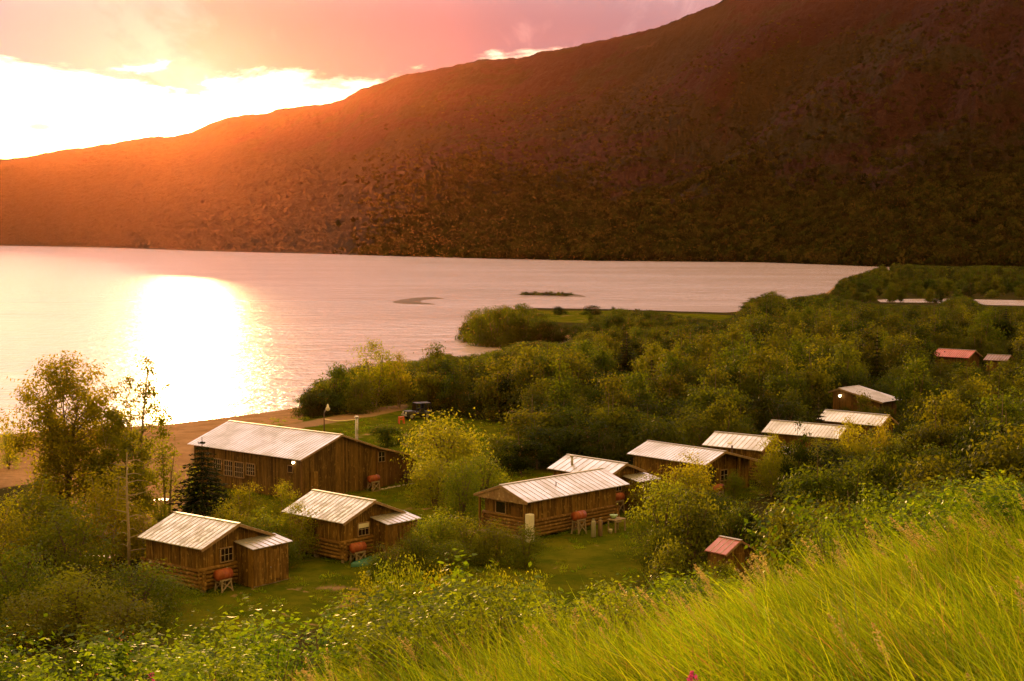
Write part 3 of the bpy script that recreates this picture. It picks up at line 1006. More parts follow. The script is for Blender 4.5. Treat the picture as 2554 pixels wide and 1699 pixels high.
class House:
    """a gabled building in its own frame: u runs along the ridge away from the near gable, v towards the far eave"""
    def __init__(s, key, name, label, cat, group=None, mirror=False, zoff=0.0):
        x, y, yaw, s.L, s.wl, s.wr, s.ze, s.zer, s.zr = HOUSE[key]
        s.sg = 1 if mirror else -1
        s.yaw = yaw
        s.x, s.y = x, y
        s.root = empty(name, (x, y, GB + zoff), yaw, label, cat, group)

    def p(s, u, v, z): return (u, s.sg * v, z)

    def world(s, u, v, z=0.0):
        c, sn = math.cos(s.yaw), math.sin(s.yaw)
        w = s.sg * v
        return (s.x + u * c - w * sn, s.y + u * sn + w * c, GB + z)

    def roof_z(s, v):
        return s.zr + (s.ze - s.zr) * (-v / s.wl) if v < 0 else s.zr + (s.zer - s.zr) * (v / s.wr)

    def build(s, name, mb, mat_, parent=None, **kw): return mb.build(name, mat_, parent or s.root, **kw)

    def planks(s, mb, a, b_, z0, ztop, wd=0.19, out=(0, 0), th=0.035, rng=None, edge=0.0):
        """upright boards from a to b (u,v); ztop(u,v) gives the height they reach"""
        rng = rng or random
        a, b_ = Vector(a), Vector(b_)
        n = max(1, int(round((b_ - a).length / wd)))
        o = Vector(out)
        for i in range(n):
            p0 = a.lerp(b_, i / n)
            p1 = a.lerp(b_, (i + 1) / n - 0.02 / n)
            j = rng.uniform(0, 0.014)
            zb = z0 - rng.uniform(0, 0.05)
            q = [(p0, o * j), (p1, o * j), (p1, o * (j + th)), (p0, o * (j + th))]
            vs = [s.p(*(w + k), zb) for w, k in q] + [s.p(*(w + k), ztop(*w) - edge) for w, k in q]
            mb.hexa([Vector(v) for v in vs])

    def box(s, mb, u, v, z):
        mb.hexa([Vector(s.p(a, b_, c)) for c in z for a, b_ in ((u[0], v[0]), (u[1], v[0]), (u[1], v[1]), (u[0], v[1]))])

    def walls(s, mat_, og=0.4, oe=0.4, oer=None, zb=0.12, wd=0.19, far=0.35, hollow=None):
        oer = oe if oer is None else oer
        s.u0, s.u1, s.v0, s.v1 = og, s.L - far, -s.wl + oe, s.wr - oer
        top = lambda u, v: s.roof_z(v) - 0.06
        mb = MB()
        s.planks(mb, (s.u0, s.v0), (s.u0, s.v1), zb, top, wd, (-1, 0))
        s.planks(mb, (s.u1, s.v0), (s.u1, s.v1), zb, top, wd, (1, 0))
        s.planks(mb, (s.u0, s.v0), (s.u1, s.v0), zb, top, wd, (0, -1))
        s.planks(mb, (s.u0, s.v1), (s.u1, s.v1), zb, top, wd, (0, 1))
        return s.build('plank_wall', mb, mat_)

    def logs(s, h, r=0.125, ext=0.28, z0=0.16):
        mb = MB()
        n = int(h / (2 * r * 0.93))
        for i in range(n):
            z = z0 + r + i * 2 * r * 0.93
            o = 0.06
            for k, (a, b_) in enumerate((((s.u0 - ext, s.v0 - o), (s.u1 + ext, s.v0 - o)), ((s.u0 - ext, s.v1 + o), (s.u1 + ext, s.v1 + o)),
                                         ((s.u0 - o, s.v0 - ext), (s.u0 - o, s.v1 + ext)), ((s.u1 + o, s.v0 - ext), (s.u1 + o, s.v1 + ext)))):
                zz = z + (r * 0.93 if k > 1 else 0)
                e0, e1 = random.uniform(-0.06, 0.1), random.uniform(-0.06, 0.1)
                A, B = Vector((*a, 0)), Vector((*b_, 0))
                d = (B - A).normalized()
                A, B = A - d * e0, B + d * e1
                ks = [A.lerp(B, q / 6) for q in range(7)]
                mb.tube([Vector(s.p(q.x, q.y, zz + random.uniform(-0.012, 0.012))) for q in ks], [r * random.uniform(0.88, 1.08) for _ in ks], 9)
        o = s.build('log_wall', mb, M['log'], smooth=True)
        for i, q in enumerate(((s.u0, s.v0), (s.u1, s.v0), (s.u0, s.v1), ((s.u0 + s.u1) / 2, s.v0))):
            pb = MB()
            pb.box(s.p(q[0], q[1], 0.02), (0.24, 0.24, 0.44))
            s.build('foundation_post', pb, M['grey_wood'])
        return o

    def slope(s, side, mat_, rib=0.42, th=0.05, u0=0.0, u1=None, brk=None, ribh=0.025):
        """one roof slope as metal sheets lapped at raised ribs"""
        u1 = s.L if u1 is None else u1
        w, ze = (-s.wl, s.ze) if side < 0 else (s.wr, s.zer)
        prof = [(0.0, s.zr)] + ([brk] if brk else []) + [(w, ze)]
        mb = MB()
        n = max(2, int(round((u1 - u0) / rib)))
        for i in range(n):
            a, c = u0 + (u1 - u0) * i / n, u0 + (u1 - u0) * (i + 1) / n
            for (va, za), (vb, zb) in zip(prof[:-1], prof[1:]):
                dz0 = random.uniform(0, 0.006)
                mb.hexa([Vector(s.p(*q)) for q in ((a, va, za - th + dz0), (c, va, za - th + dz0), (c, vb, zb - th + dz0), (a, vb, zb - th + dz0), (a, va, za + dz0), (c, va, za + dz0), (c, vb, zb + dz0), (a, vb, zb + dz0))])
        o = s.build('roof', mb, mat_)
        rb = MB()
        for i in range(1, n):
            a = u0 + (u1 - u0) * i / n
            for (va, za), (vb, zb) in zip(prof[:-1], prof[1:]):
                rb.bar(s.p(a, va, za + ribh * 0.4), s.p(a, vb, zb + ribh * 0.4), 0.035, ribh)
        rb.build('roof_seam', M['seam'], o)
        return o

    def trims(s, far=True, wid=0.16):
        for uu in ((-0.02, s.L + 0.02) if far else (-0.02,)):
            mb = MB()
            for v, z in ((-s.wl, s.ze), (s.wr, s.zer)):
                mb.bar(s.p(uu, 0, s.zr - 0.10), s.p(uu, v, z - 0.10), 0.04, wid)
            s.build('barge_board', mb, M['trim'])
        mb = MB()
        mb.bar(s.p(-0.03, 0, s.zr + 0.012), s.p(s.L + 0.03, 0, s.zr + 0.006), 0.24, 0.025)
        s.build('ridge_cap', mb, M['seam'])

    def window(s, face, c0, c1, z0, z1, cols, rows, at_, frame=0.07):
        """face 'gable' (plane u=at_) or 'side' (plane v=at_)"""
        P = (lambda c, d, z: s.p(at_ - d, c, z)) if face == 'gable' else (lambda c, d, z: s.p(c, at_ - d, z))
        f = MB()
        g = lambda mb, a, b_, w_, h_: mb.bar(a, b_, w_, h_)

        def slab(mb, ca, cb, za, zb, d0, d1):
            mb.hexa([Vector(P(c, d, z)) for z in (za, zb) for c, d in ((ca, d0), (cb, d0), (cb, d1), (ca, d1))])
        d0, d1 = 0.0, 0.095
        slab(f, c0 - frame, c1 + frame, z1, z1 + frame, d0, d1)
        slab(f, c0 - frame, c1 + frame, z0 - frame, z0, d0, d1 + 0.02)
        slab(f, c0 - frame, c0, z0, z1, d0, d1)
        slab(f, c1, c1 + frame, z0, z1, d0, d1)
        w = s.build('window', f, M['trim'])
        q = MB()
        for i in range(1, cols):
            c = c0 + (c1 - c0) * i / cols
            slab(q, c - 0.013, c + 0.013, z0, z1, 0.055, 0.082)
        for i in range(1, rows):
            z = z0 + (z1 - z0) * i / rows
            slab(q, c0, c1, z - 0.013, z + 0.013, 0.05, 0.078)
        if cols > 1 or rows > 1: q.build('muntin', M['muntin'], w)
        gl = MB()
        slab(gl, c0, c1, z0, z1, 0.03, 0.052)
        gl.build('pane', M['glass'], w)
        return w

    def door(s, face, c0, c1, z1, at_, mat_=None, z0=0.1):
        P = (lambda c, d, z: s.p(at_ - d, c, z)) if face == 'gable' else (lambda c, d, z: s.p(c, at_ - d, z))
        mb = MB()
        n = 4
        for i in range(n):
            a, c = c0 + (c1 - c0) * i / n, c0 + (c1 - c0) * (i + 0.97) / n
            mb.hexa([Vector(P(k, d, z)) for z in (z0, z1) for k, d in ((a, 0.0), (c, 0.0), (c, 0.085), (a, 0.085))])
        d = s.build('door', mb, mat_ or M['board'])
        h = MB()
        h.tube([P(c0 + 0.1, 0.085, 1.05), P(c0 + 0.1, 0.14, 1.05)], 0.03, 8)
        h.build('handle', M['steel'], d)
        return d

    def leanto(s, va, vb, zh, zl, d, roofm, wallm, inset=0.22):
        """small entry shed against the near gable"""
        ua, ub = s.u0 - 0.06, s.u0 - d
        mb = MB()
        n = 7
        for i in range(n):
            a, c = va + (vb - va) * i / n, va + (vb - va) * (i + 1) / n
            mb.hexa([Vector(s.p(*q)) for q in ((ua, a, zh - 0.04), (ua, c, zh - 0.04), (ub, c, zl - 0.04), (ub, a, zl - 0.04), (ua, a, zh), (ua, c, zh), (ub, c, zl), (ub, a, zl))])
        r = s.build('shed_roof', mb, roofm)
        rb = MB()
        for i in range(1, n):
            a = va + (vb - va) * i / n
            rb.bar(s.p(ua, a, zh + 0.012), s.p(ub, a, zl + 0.012), 0.04, 0.03)
        rb.build('roof_seam', M['seam'], r)
        mb = MB()
        uw, v0, v1 = ub + 0.2, va + inset, vb - inset
        top = lambda u, v: zh + (zl - zh) * (ua - u) / (ua - ub) - 0.06
        vd0 = v0 + (v1 - v0) * 0.08
        s.planks(mb, (uw, v0), (uw, v1), 0.12, top, 0.2, (-1, 0))
        s.planks(mb, (ua, v0), (uw, v0), 0.05, top, 0.2, (0, -1))
        s.planks(mb, (ua, v1), (uw, v1), 0.05, top, 0.2, (0, 1))
        s.build('shed_wall', mb, wallm)
        f = MB()
        s.box(f, (uw, ua), (v0, v1), (0.02, 0.12))
        s.build('shed_floor', f, M['grey_wood'])


def cabin(key, label, roofm='roof', rib=0.45, board='board', win=True, lean=True, mirror=False, logh=1.2, **kw):
    h = House(key, 'log_cabin', label, 'cabin', 'small metal-roofed log cabins', mirror)
    h.walls(M[board], og=kw.get('og', 0.4), zb=0.15, far=kw.get('far', 0.35))
    if logh: h.logs(logh)
    h.slope(-1, M[roofm], rib)
    h.slope(1, M[roofm], rib)
    h.trims()
    if win: h.window('gable', -1.16, -0.30, 1.58, 2.32, 3, 2, h.u0 - 0.05)
    if lean: h.leanto(-0.12, h.wr + 0.18, kw.get('zh', 2.64), kw.get('zl', 2.36), kw.get('d', 1.72), M['roof'], M[board])
    return h


hA = cabin('A', 'log cabin in the lower left with patchy peeling white paint on its metal roof', 'roof_patch', 0.4)
cb = MB()
cb.box(hA.p(-0.9, 1.22, 1.18), (0.05, 0.05, 2.2))
hA.door('gable', 1.25, 2.05, 2.05, hA.u0 - 1.52, M['board'], 0.3)
hC = cabin('C', 'log cabin with bush-covered left roof edge, between the long barn and the patchy-roofed cabin', 'roof_patch', 0.4)
cu = MB()
hC.box(cu, (hC.u0 - 0.15, hC.u0 - 0.125), (-1.16, -0.30), (2.04, 2.32))
hC.build('curtain', cu, M['white'])
hC.door('gable', 1.3, 2.05, 2.05, hC.u0 - 1.52, M['board'], 0.3)
hE = cabin('E', 'log cabin with a steel stovepipe, half hidden behind the long cabin with the porch', 'roof', 0.62)
sp_ = MB()
q0 = hE.p(4.55, -1.25, hE.roof_z(-1.25) - 0.1)
sp_.tube([q0, (q0[0], q0[1], q0[2] + 0.72)], 0.10, 12)
o_ = sp_.build('stovepipe', M['steel'], hE.root, smooth=True)
sp_ = MB()
sp_.tube([(q0[0], q0[1], q0[2] + 0.72), (q0[0], q0[1], q0[2] + 0.84)], 0.17, 12)
sp_.tube([(q0[0] - 0.75, q0[1], q0[2] + 0.62), (q0[0] + 0.75, q0[1], q0[2] + 0.62)], 0.012, 4)
sp_.build('pipe_cap', M['steel'], o_, smooth=True)
hG = cabin('G', 'log cabin with one pale roof patch, right of the cabin with the dark open porch', 'roof', 0.5)
hG.window('side', 4.2, 5.0, 1.5, 2.2, 2, 2, hG.v0 - 0.05)
pt = MB()
zz_ = lambda v: hG.roof_z(v) + 0.012
pt.hexa([Vector(hG.p(*q)) for q in ((3.3, -1.35, zz_(-1.35)), (3.62, -1.35, zz_(-1.35)), (3.62, -1.6, zz_(-1.6)), (3.3, -1.6, zz_(-1.6)),
                                    (3.3, -1.35, zz_(-1.35) + .03), (3.62, -1.35, zz_(-1.35) + .03), (3.62, -1.6, zz_(-1.6) + .03), (3.3, -1.6, zz_(-1.6) + .03))])
hG.build('roof_patch', pt, M['white'])
hH = cabin('H', 'metal-roofed cabin half covered by leafy branches, right of the pale-patched cabin', 'roof', 0.35, 'board_red', win=False, lean=False, logh=0)
hI = cabin('I', 'metal-roofed cabin with pale wooden rake boards, just below the cabin with a lit lamp', 'roof', 0.4, 'board_red', win=False, lean=False, logh=0)
hI.door('gable', -0.4, 0.45, 2.0, hI.u0 - 0.05, M['board_red'])

# cabin with the dark open porch
hF = House('F', 'log_cabin', 'wide plank cabin with a dark open porch doorway under its near gable', 'cabin', 'small metal-roofed log cabins')
hF.walls(M['board'], og=1.0, oer=0.25, zb=0.15)
hF.slope(-1, M['roof'], 0.33)
hF.slope(1, M['roof'], 0.33)
hF.trims()
hF.door('gable', -1.35, -0.15, 2.2, hF.u0 - 0.06, M['black'])  # black slab paints the darkness of the open doorway
hF.window('gable', 0.5, 1.3, 1.1, 1.9, 2, 2, hF.u0 - 0.05)
for v in (-2.0, 1.9):
    po = MB()
    po.bar(hF.p(0.15, v, 0), hF.p(0.15, v, hF.roof_z(v) - 0.1), 0.14)
    hF.build('porch_post', po, M['board'])
tb_ = MB()
q0 = hF.p(0.6, 1.5, hF.roof_z(1.5) - 0.1)
tb_.tube([q0, (q0[0], q0[1], q0[2] + 0.75)], 0.07, 10)
hF.build('stovepipe', tb_, M['rust'])

# long cabin with a covered porch at its left end
hD = House('D', 'log_cabin', 'long plank and log cabin with a roofed porch, gas cylinders along its near wall', 'cabin', 'small metal-roofed log cabins', True)
hD.walls(M['board'], og=0.75, zb=0.15, far=1.1)
hD.logs(1.25, ext=0.22)
hD.slope(-1, M['roof'], 0.52)
hD.slope(1, M['roof'], 0.52)
hD.trims()
g = MB()
hD.planks(g, (0.06, -hD.wl + 0.12), (0.06, hD.wr - 0.12), 2.52, lambda u, v: hD.roof_z(v) - 0.06, 0.19, (-1, 0))
hD.build('gable_board', g, M['trim'])
hD.window('gable', 0.15, 1.05, 1.5, 2.25, 1, 1, hD.u0 - 0.05)
hD.door('gable', -1.25, -0.42, 2.1, hD.u0 - 0.05, M['board_red'], 0.15)
for v in (-2.2, 2.15):
    po = MB()
    po.bar(hD.p(0.12, v, 0), hD.p(0.12, v, 2.5), 0.13)
    hD.build('porch_post', po, M['board'])
fl = MB()
hD.box(fl, (0.02, hD.u0 - 0.02), (-2.3, 2.3), (0.05, 0.15))
hD.build('porch_floor', fl, M['grey_wood'])
vp = MB()
q0 = hD.p(4.25, -1.25, hD.roof_z(-1.25) - 0.08)
vp.tube([q0, (q0[0], q0[1], q0[2] + 0.36)], 0.035, 8)
hD.build('vent_pipe', vp, M['rust'])

# cabin with the lit lamp, far right
hJ = House('J', 'log_cabin', 'brown cabin with a wide tan roof and a lit lamp under its gable', 'cabin', 'small metal-roofed log cabins', True)
hJ.walls(M['board_red'], og=0.5, oe=0.6, oer=0.3, zb=0.1)
hJ.slope(-1, M['roof_tan'], 0.4)
hJ.slope(1, M['roof_tan'], 0.4)
hJ.trims()
hJ.door('gable', -1.6, -0.7, 2.1, hJ.u0 - 0.05, M['board_red'])
lm = MB()
lm.tube([hJ.p(0.22, -0.1, 3.22), hJ.p(0.02, -0.1, 3.14)], [0.1, 0.15], 10)
hJ.build('wall_lamp', lm, M['lamp'], smooth=True)

# red-roofed cabins deep in the wood, and the outhouse on the slope
hK = House('K', 'red_roof_cabin', 'cabin with a bright red ribbed roof rising from the wood', 'cabin')
hK.walls(M['board_red'])
hK.slope(-1, M['roof_red'], 0.33)
hK.slope(1, M['roof_red'], 0.33)
hK.trims()
kx, ky = gp(2522, 888, 5.2)
HOUSE['N'] = (kx, ky, 2.5, 3.4, 1.9, 1.9, 2.6, 2.6, 3.3)
hN = House('N', 'brown_roof_shed', 'small shed with a faded brown roof near the right edge, beyond the red-roofed cabin', 'shed')
hN.walls(M['board_red'])
hN.slope(-1, M['roof_brown'], 0.4)
hN.slope(1, M['roof_brown'], 0.4)
hN.trims()
hL = House('L', 'outhouse', 'small outhouse with a pink ribbed metal roof among the slope bushes', 'outhouse')
hL.walls(M['board'], og=0.15, oe=0.15, far=0.15)
hL.slope(-1, M['roof_pink'], 0.42)
hL.slope(1, M['roof_pink'], 0.42)
hL.trims(wid=0.1)
hL.door('gable', -0.4, 0.4, 1.9, hL.u0 - 0.04, M['board'])

# the long barn
hB = House('B', 'barn', 'long brown plank barn with a wide low metal roof beside the beach', 'barn')
og = 0.4
hB.u0, hB.u1, hB.v0, hB.v1 = og, hB.L - 0.4, -4.0, 8.75
BRK = (4.3, 3.38)


def barn_z(v):
    if v < 0: return hB.zr + (hB.ze - hB.zr) * (-v / hB.wl)
    if v < BRK[0]: return hB.zr + (BRK[1] - hB.zr) * v / BRK[0]
    return BRK[1] + (hB.zer - BRK[1]) * (v - BRK[0]) / (hB.wr - BRK[0])


hB.roof_z = barn_z
mb = MB()
tp = lambda u, v: barn_z(v) - 0.06
hB.planks(mb, (hB.u0, hB.v0), (hB.u0, 4.15), 0.03, tp, 0.19, (-1, 0))
hB.planks(mb, (hB.u1, hB.v0), (hB.u1, hB.v1), 0.03, tp, 0.3, (1, 0))
hB.planks(mb, (hB.u0, hB.v0), (hB.u1, hB.v0), 0.03, tp, 0.19, (0, -1))
hB.planks(mb, (hB.u0, hB.v1), (hB.u1, hB.v1), 0.03, tp, 0.3, (0, 1))
hB.build('plank_wall', mb, M['board_barn'])
mb = MB()
hB.planks(mb, (hB.u0, 4.17), (hB.u0, hB.v1), 0.03, tp, 0.17, (-1, 0))
hB.build('annex_wall', mb, M['board_red'])
for v in (-4.02, 4.16):
    mb = MB()
    mb.bar(hB.p(0.33, v, 0.02), hB.p(0.33, v, barn_z(v) - 0.1), 0.13)
    hB.build('corner_board', mb, M['board_red'])
hB.slope(-1, M['roof'], 0.36)
hB.slope(1, M['roof'], 0.36, brk=BRK)
mb = MB()
for a, c in (((0, hB.zr), (-hB.wl, hB.ze)), ((0, hB.zr), BRK), (BRK, (hB.wr, hB.zer))):
    mb.bar(hB.p(-0.02, a[0], a[1] - 0.08), hB.p(-0.02, c[0], c[1] - 0.08), 0.04, 0.13)
hB.build('barge_board', mb, M['trim'])
mb = MB()
mb.bar(hB.p(-0.03, 0, hB.zr + 0.012), hB.p(hB.L + 0.03, 0, hB.zr + 0.006), 0.24, 0.025)
hB.build('ridge_cap', mb, M['seam'])
for c0, c1, z0, z1, nr_ in ((9.95, 10.95, 1.62, 2.36, 2), (8.52, 9.56, 1.18, 2.34, 3), (7.18, 8.24, 1.18, 2.34, 3), (5.78, 6.80, 1.50, 2.36, 3)):
    hB.window('side', c0, c1, z0, z1, 4, nr_, hB.v0 - 0.05)
hB.window('side', 1.25, 1.8, 2.2, 2.7, 1, 1, hB.v0 - 0.05, 0.04)
hB.window('gable', 4.32, 5.02, 2.16, 2.94, 2, 2, hB.u0 - 0.05, 0.05)
hB.door('gable', -3.12, -2.36, 2.2, hB.u0 - 0.05, M['board'], 0.08)
lm = MB()
lm.tube([hB.p(1.1, -4.06, 3.02), hB.p(1.1, -4.24, 3.0)], [0.06, 0.11], 10)
hB.build('wall_lamp', lm, M['lamp'], smooth=True)
ch = MB()
q0 = Vector(hB.p(0.42, 2.0, barn_z(2.0) - 0.15))
ch.tube([q0, q0 + Vector((0, 0, 1.95))], 0.115, 14)
for k in (0.5, 1.0, 1.5): ch.tube([q0 + Vector((0, 0, k)), q0 + Vector((0, 0, k + 0.05))], 0.128, 14)
o_ = ch.build('stovepipe', M['steel'], hB.root, smooth=True)
ch = MB()
ch.tube([q0 + Vector((0, 0, 1.95)), q0 + Vector((0, 0, 2.02)), q0 + Vector((0, 0, 2.1))], [0.15, 0.19, 0.15], 14)
ch.build('pipe_cap', M['steel'], o_, smooth=True)

# ------------------------------------------------------------------ things round the cabins
def ground_at(x, y, z=None): return (x, y, gz1(x, y) if z is None else z)


def fuel_drum(h, u, v, zc, along='v', label='', stand_label='', r=0.30, L=0.92, mat_='rust_red'):
    x, y, _ = h.world(u, v)
    zg = gz1(x, y)
    rz = h.yaw + (math.pi / 2 if along == 'v' else 0)
    e = empty('fuel_drum', (x, y, zg + zc - r), rz, label, 'fuel drum', 'red fuel drums on stands')
    mb = MB()
    prof = [(-L / 2, r * 0.9), (-L / 2, r), (-L / 6 - 0.02, r), (-L / 6, r * 1.05), (-L / 6 + 0.02, r), (L / 6 - 0.02, r), (L / 6, r * 1.05), (L / 6 + 0.02, r), (L / 2, r), (L / 2, r * 0.9)]
    mb.tube([(a, 0, r) for a, _ in prof], [b_ for _, b_ in prof], 22)
    mb.build('drum_body', M[mat_], e, smooth=True)
    mb = MB()
    mb.tube([(-L * 0.3, 0, 2 * r - 0.02), (-L * 0.3, 0, 2 * r + 0.05)], 0.04, 8)
    mb.build('filler_cap', M['steel'], e)
    st = empty('drum_stand', (x, y, zg), rz, stand_label, 'stand', 'wooden drum stands')
    zt = zc - r
    for i, (a, c) in enumerate(((-1, -1), (1, -1), (1, 1), (-1, 1))):
        mb = MB()
        mb.bar((a * L * 0.42, c * 0.34, -0.1), (a * L * 0.34, c * 0.22, zt + 0.04), 0.08)
        mb.build('leg', M['grey_wood'], st)
    mb = MB()
    for c in (-1, 1):
        mb.bar((-L * 0.46, c * 0.22, zt + 0.03), (L * 0.46, c * 0.22, zt + 0.03), 0.07, 0.1)
        mb.bar((-L * 0.4, c * 0.32, 0.1), (L * 0.36, c * 0.24, zt - 0.06), 0.04, 0.07)
        mb.bar((L * 0.4, c * 0.35, 0.1), (-L * 0.36, c * 0.27, zt - 0.06), 0.04, 0.07)
    for a in (-1, 1): mb.bar((a * L * 0.36, -0.3, zt - 0.1), (a * L * 0.36, 0.3, zt - 0.1), 0.05, 0.08)
    mb.build('brace', M['grey_wood'], st)


fuel_drum(hA, -0.25, -1.45, 0.98, 'v', 'rusty red drum below the window of the cabin with the patchy white roof', 'low timber stand under the drum at the patchy-roofed cabin', r=0.33, L=0.95)
fuel_drum(hC, -0.28, -1.72, 1.0, 'v', 'rusty red drum above the teal boat hull, at the cabin before the barn', 'timber stand hidden behind the teal boat hull', r=0.31, L=0.95)
fuel_drum(hB, -0.25, 3.2, 0.98, 'v', 'red drum against the dark gable wall of the long barn', 'spindly timber stand against the gable wall of the barn', r=0.28, L=0.98)
fuel_drum(hE, -0.3, -1.3, 1.25, 'v', 'red drum at the far right corner of the long porch cabin', 'braced timber stand at the far right corner of the long porch cabin')
fuel_drum(hF, -0.3, -1.2, 0.85, 'v', 'red drum in front of the dark open porch doorway, half hidden by bushes', 'timber stand before the dark open porch, half hidden by bushes')
fuel_drum(hG, -0.4, -1.2, 1.1, 'v', 'rust-coloured drum behind crossed braces at the pale-patched cabin', 'tall cross-braced stand at the corner of the pale-patched cabin', mat_='rust')
dx, dy = gp(1437, 1343)
fuel_drum(hD, 4.55, -3.15, 1.28, 'u', 'orange-red drum raised on splayed legs before the long porch cabin', 'grey stand with splayed legs under the orange-red drum by two gas cylinders', r=0.31, L=0.95)


def gas_cylinder(px_, py_, h, r, m_, label):
    x, y = gp(px_, py_)
    e = empty('gas_cylinder', ground_at(x, y), 0, label, 'gas cylinder', 'gas cylinders by the long cabin')
    mb = MB()
    mb.tube([(0, 0, 0), (0, 0, 0.04), (0, 0, h * 0.86), (0, 0, h * 0.93), (0, 0, h * 0.97)], [r * 0.95, r, r, r * 0.75, r * 0.3], 18)
    mb.build('tank', M[m_], e, smooth=True)
    mb = MB()
    mb.tube([(0, 0, h * 0.95), (0, 0, h * 1.05)], 0.03, 8)
    mb.tube([(-0.06, 0, h * 1.04), (0.06, 0, h * 1.04)], 0.02, 6)
    mb.build('valve', M['steel'], e)
    mb = MB()
    mb.tube([(0, 0, h * 0.93), (0, 0, h * 1.03)], r * 0.55, 14, caps=False)
    mb.build('collar', M[m_], e)


gas_cylinder(1480, 1340, 1.22, 0.165, 'grey_tank', 'grey gas cylinder standing right beside the splayed drum stand')
gas_cylinder(1497, 1337, 1.20, 0.155, 'brown_tank', 'rusty brown gas cylinder right of the grey gas cylinder')

x, y, _ = hD.world(0.15, -2.65)
wc = empty('metal_cabinet', ground_at(x, y), hD.yaw, 'tall white enamel cabinet at the porch corner of the long cabin', 'cabinet')
mb = MB()
mb.box((0, 0, 0.95), (0.46, 0.42, 1.9))
mb.build('cabinet_body', M['white'], wc, bevel=0.03)
mb = MB()
mb.box((0, -0.23, 0.95), (0.40, 0.035, 1.78))
d_ = mb.build('door', M['white'], wc, bevel=0.01)
mb = MB()
mb.bar((0.14, -0.27, 0.9), (0.14, -0.27, 1.15), 0.03)
mb.build('handle', M['steel'], d_)

x, y = gp(1538, 1325)
wt = empty('work_table', ground_at(x, y), hD.yaw, 'grey plank work table at the right end of the long porch cabin', 'table')
mb = MB()
for i in range(4): mb.box((0, -0.3 + i * 0.2, 0.86 + 0.004 * (i % 2)), (1.15, 0.19, 0.05))
mb.build('table_top', M['grey_wood'], wt)
for a, c in ((-1, -1), (1, -1), (1, 1), (-1, 1)):
    mb = MB()
    mb.box((a * 0.5, c * 0.32, 0.4), (0.08, 0.08, 0.88))
    mb.build('leg', M['grey_wood'], wt)
mb = MB()
mb.box((0, -0.37, 0.76), (1.05, 0.04, 0.13))
mb.build('apron', M['grey_wood'], wt)
zt = wt.location.z + 0.89
mb = MB()
mb.tube([(0, 0, 0), (0, 0, 0.26)], [0.12, 0.3], 14)
o_ = mb.build('green_basin', M['green_sheet'], None, (x - 0.2, y + 0.05, zt), smooth=True)
tag(o_, 'pale green basin standing on the grey work table', 'basin')
x, y = gp(1534, 1326)
mb = MB()
mb.tube([(0, 0, 0), (0, 0, 0.26), (0, 0, 0.28)], [0.11, 0.14, 0.145], 14)
o_ = mb.build('white_bucket', M['white'], None, ground_at(x - 0.35, y - 0.55), smooth=True)
tag(o_, 'small white bucket on the grass below the grey work table', 'bucket')

# teal boat hull lying upside down beside the second cabin
x, y, _ = hC.world(-0.75, -1.6)
bt = empty('upturned_boat', ground_at(x, y), hC.yaw + math.pi / 2 + 0.1, 'teal boat hull lying bottom up below the red drum', 'boat')
V, Fc = [], []
ns, nk = 12, 9
for i in range(ns):
    t_ = i / (ns - 1)
    w = 0.52 * min(1.0, (1 - t_) * 2.2) ** 0.6 if t_ > 0.02 else 0.46
    for k in range(nk):
        a = math.pi * k / (nk - 1)
        V.append((-0.95 + 2.2 * t_, -math.cos(a) * w, max(0.0, math.sin(a)) ** 0.7 * (0.36 - 0.1 * t_)))
for i in range(ns - 1):
    for k in range(nk - 1): Fc.append((i * nk + k, i * nk + k + 1, (i + 1) * nk + k + 1, (i + 1) * nk + k))
Fc.append(tuple(range(nk)))
mb = MB()
mb.add(V, Fc)
mb.build('hull', M['teal'], bt, smooth=True)
mb = MB()
mb.bar((-0.9, 0, 0.37), (0.9, 0, 0.28), 0.04, 0.05)
mb.build('keel', M['teal'], bt)

# cable spool, deck and stones at the barn
x, y, _ = hB.world(-0.1, 7.6)
spl = empty('cable_spool', ground_at(x, y), hB.yaw + math.pi / 2, 'dark round wooden cable spool leaning on the right end of the barn gable', 'cable spool')
Mx = Matrix.Rotation(R(12), 3, 'X')
for nm, o0, o1, r_ in (('flange', -0.22, -0.16, 0.62), ('flange', 0.16, 0.22, 0.62), ('drum_core', -0.16, 0.16, 0.3)):
    mb = MB()
    mb.tube([Mx @ Vector((0, o0, 0)) + Vector((0, 0, 0.62)), Mx @ Vector((0, o1, 0)) + Vector((0, 0, 0.62))], r_, 26)
    mb.build(nm, M['rust'], spl)
x, y, _ = hB.world(-0.2, 9.75)
dk = empty('boardwalk', ground_at(x, y), hB.yaw + math.pi / 2, 'low grey plank deck at the right corner of the barn', 'deck')
mb = MB()
for i in range(7): mb.box((0, -0.75 + i * 0.22, 0.28 + 0.01 * (i % 2)), (1.9, 0.2, 0.05))
mb.build('deck_board', M['grey_wood'], dk)
mb = MB()
for a in (-0.85, 0.85):
    for c in (-0.7, 0.6): mb.box((a, c, 0.08), (0.12, 0.12, 0.36))
mb.build('deck_post', M['grey_wood'], dk)
for i in range(11):
    v = 4.1 + i * 0.36 + random.uniform(-0.1, 0.1)
    x, y, _ = hB.world(-0.25 - random.uniform(0, 0.25), v)
    bm = bmesh.new()
    bmesh.ops.create_icosphere(bm, subdivisions=2, radius=0.11 + 0.07 * random.random())
    for q in bm.verts: q.co *= random.uniform(0.85, 1.12)
    bmesh.ops.scale(bm, vec=(1.3, 0.9, 0.7), verts=bm.verts)
    me = bpy.data.meshes.new('foundation_stone')
    bm.to_mesh(me)
    bm.free()
    me.materials.append(M['stone'])
    o_ = link('foundation_stone', me, None, ground_at(x, y))
    o_.rotation_euler = (0, 0, random.uniform(0, 6))
    tag(o_, 'pale stone in the line along the foot of the barn gable', 'stone', 'pale stones along the barn foot')

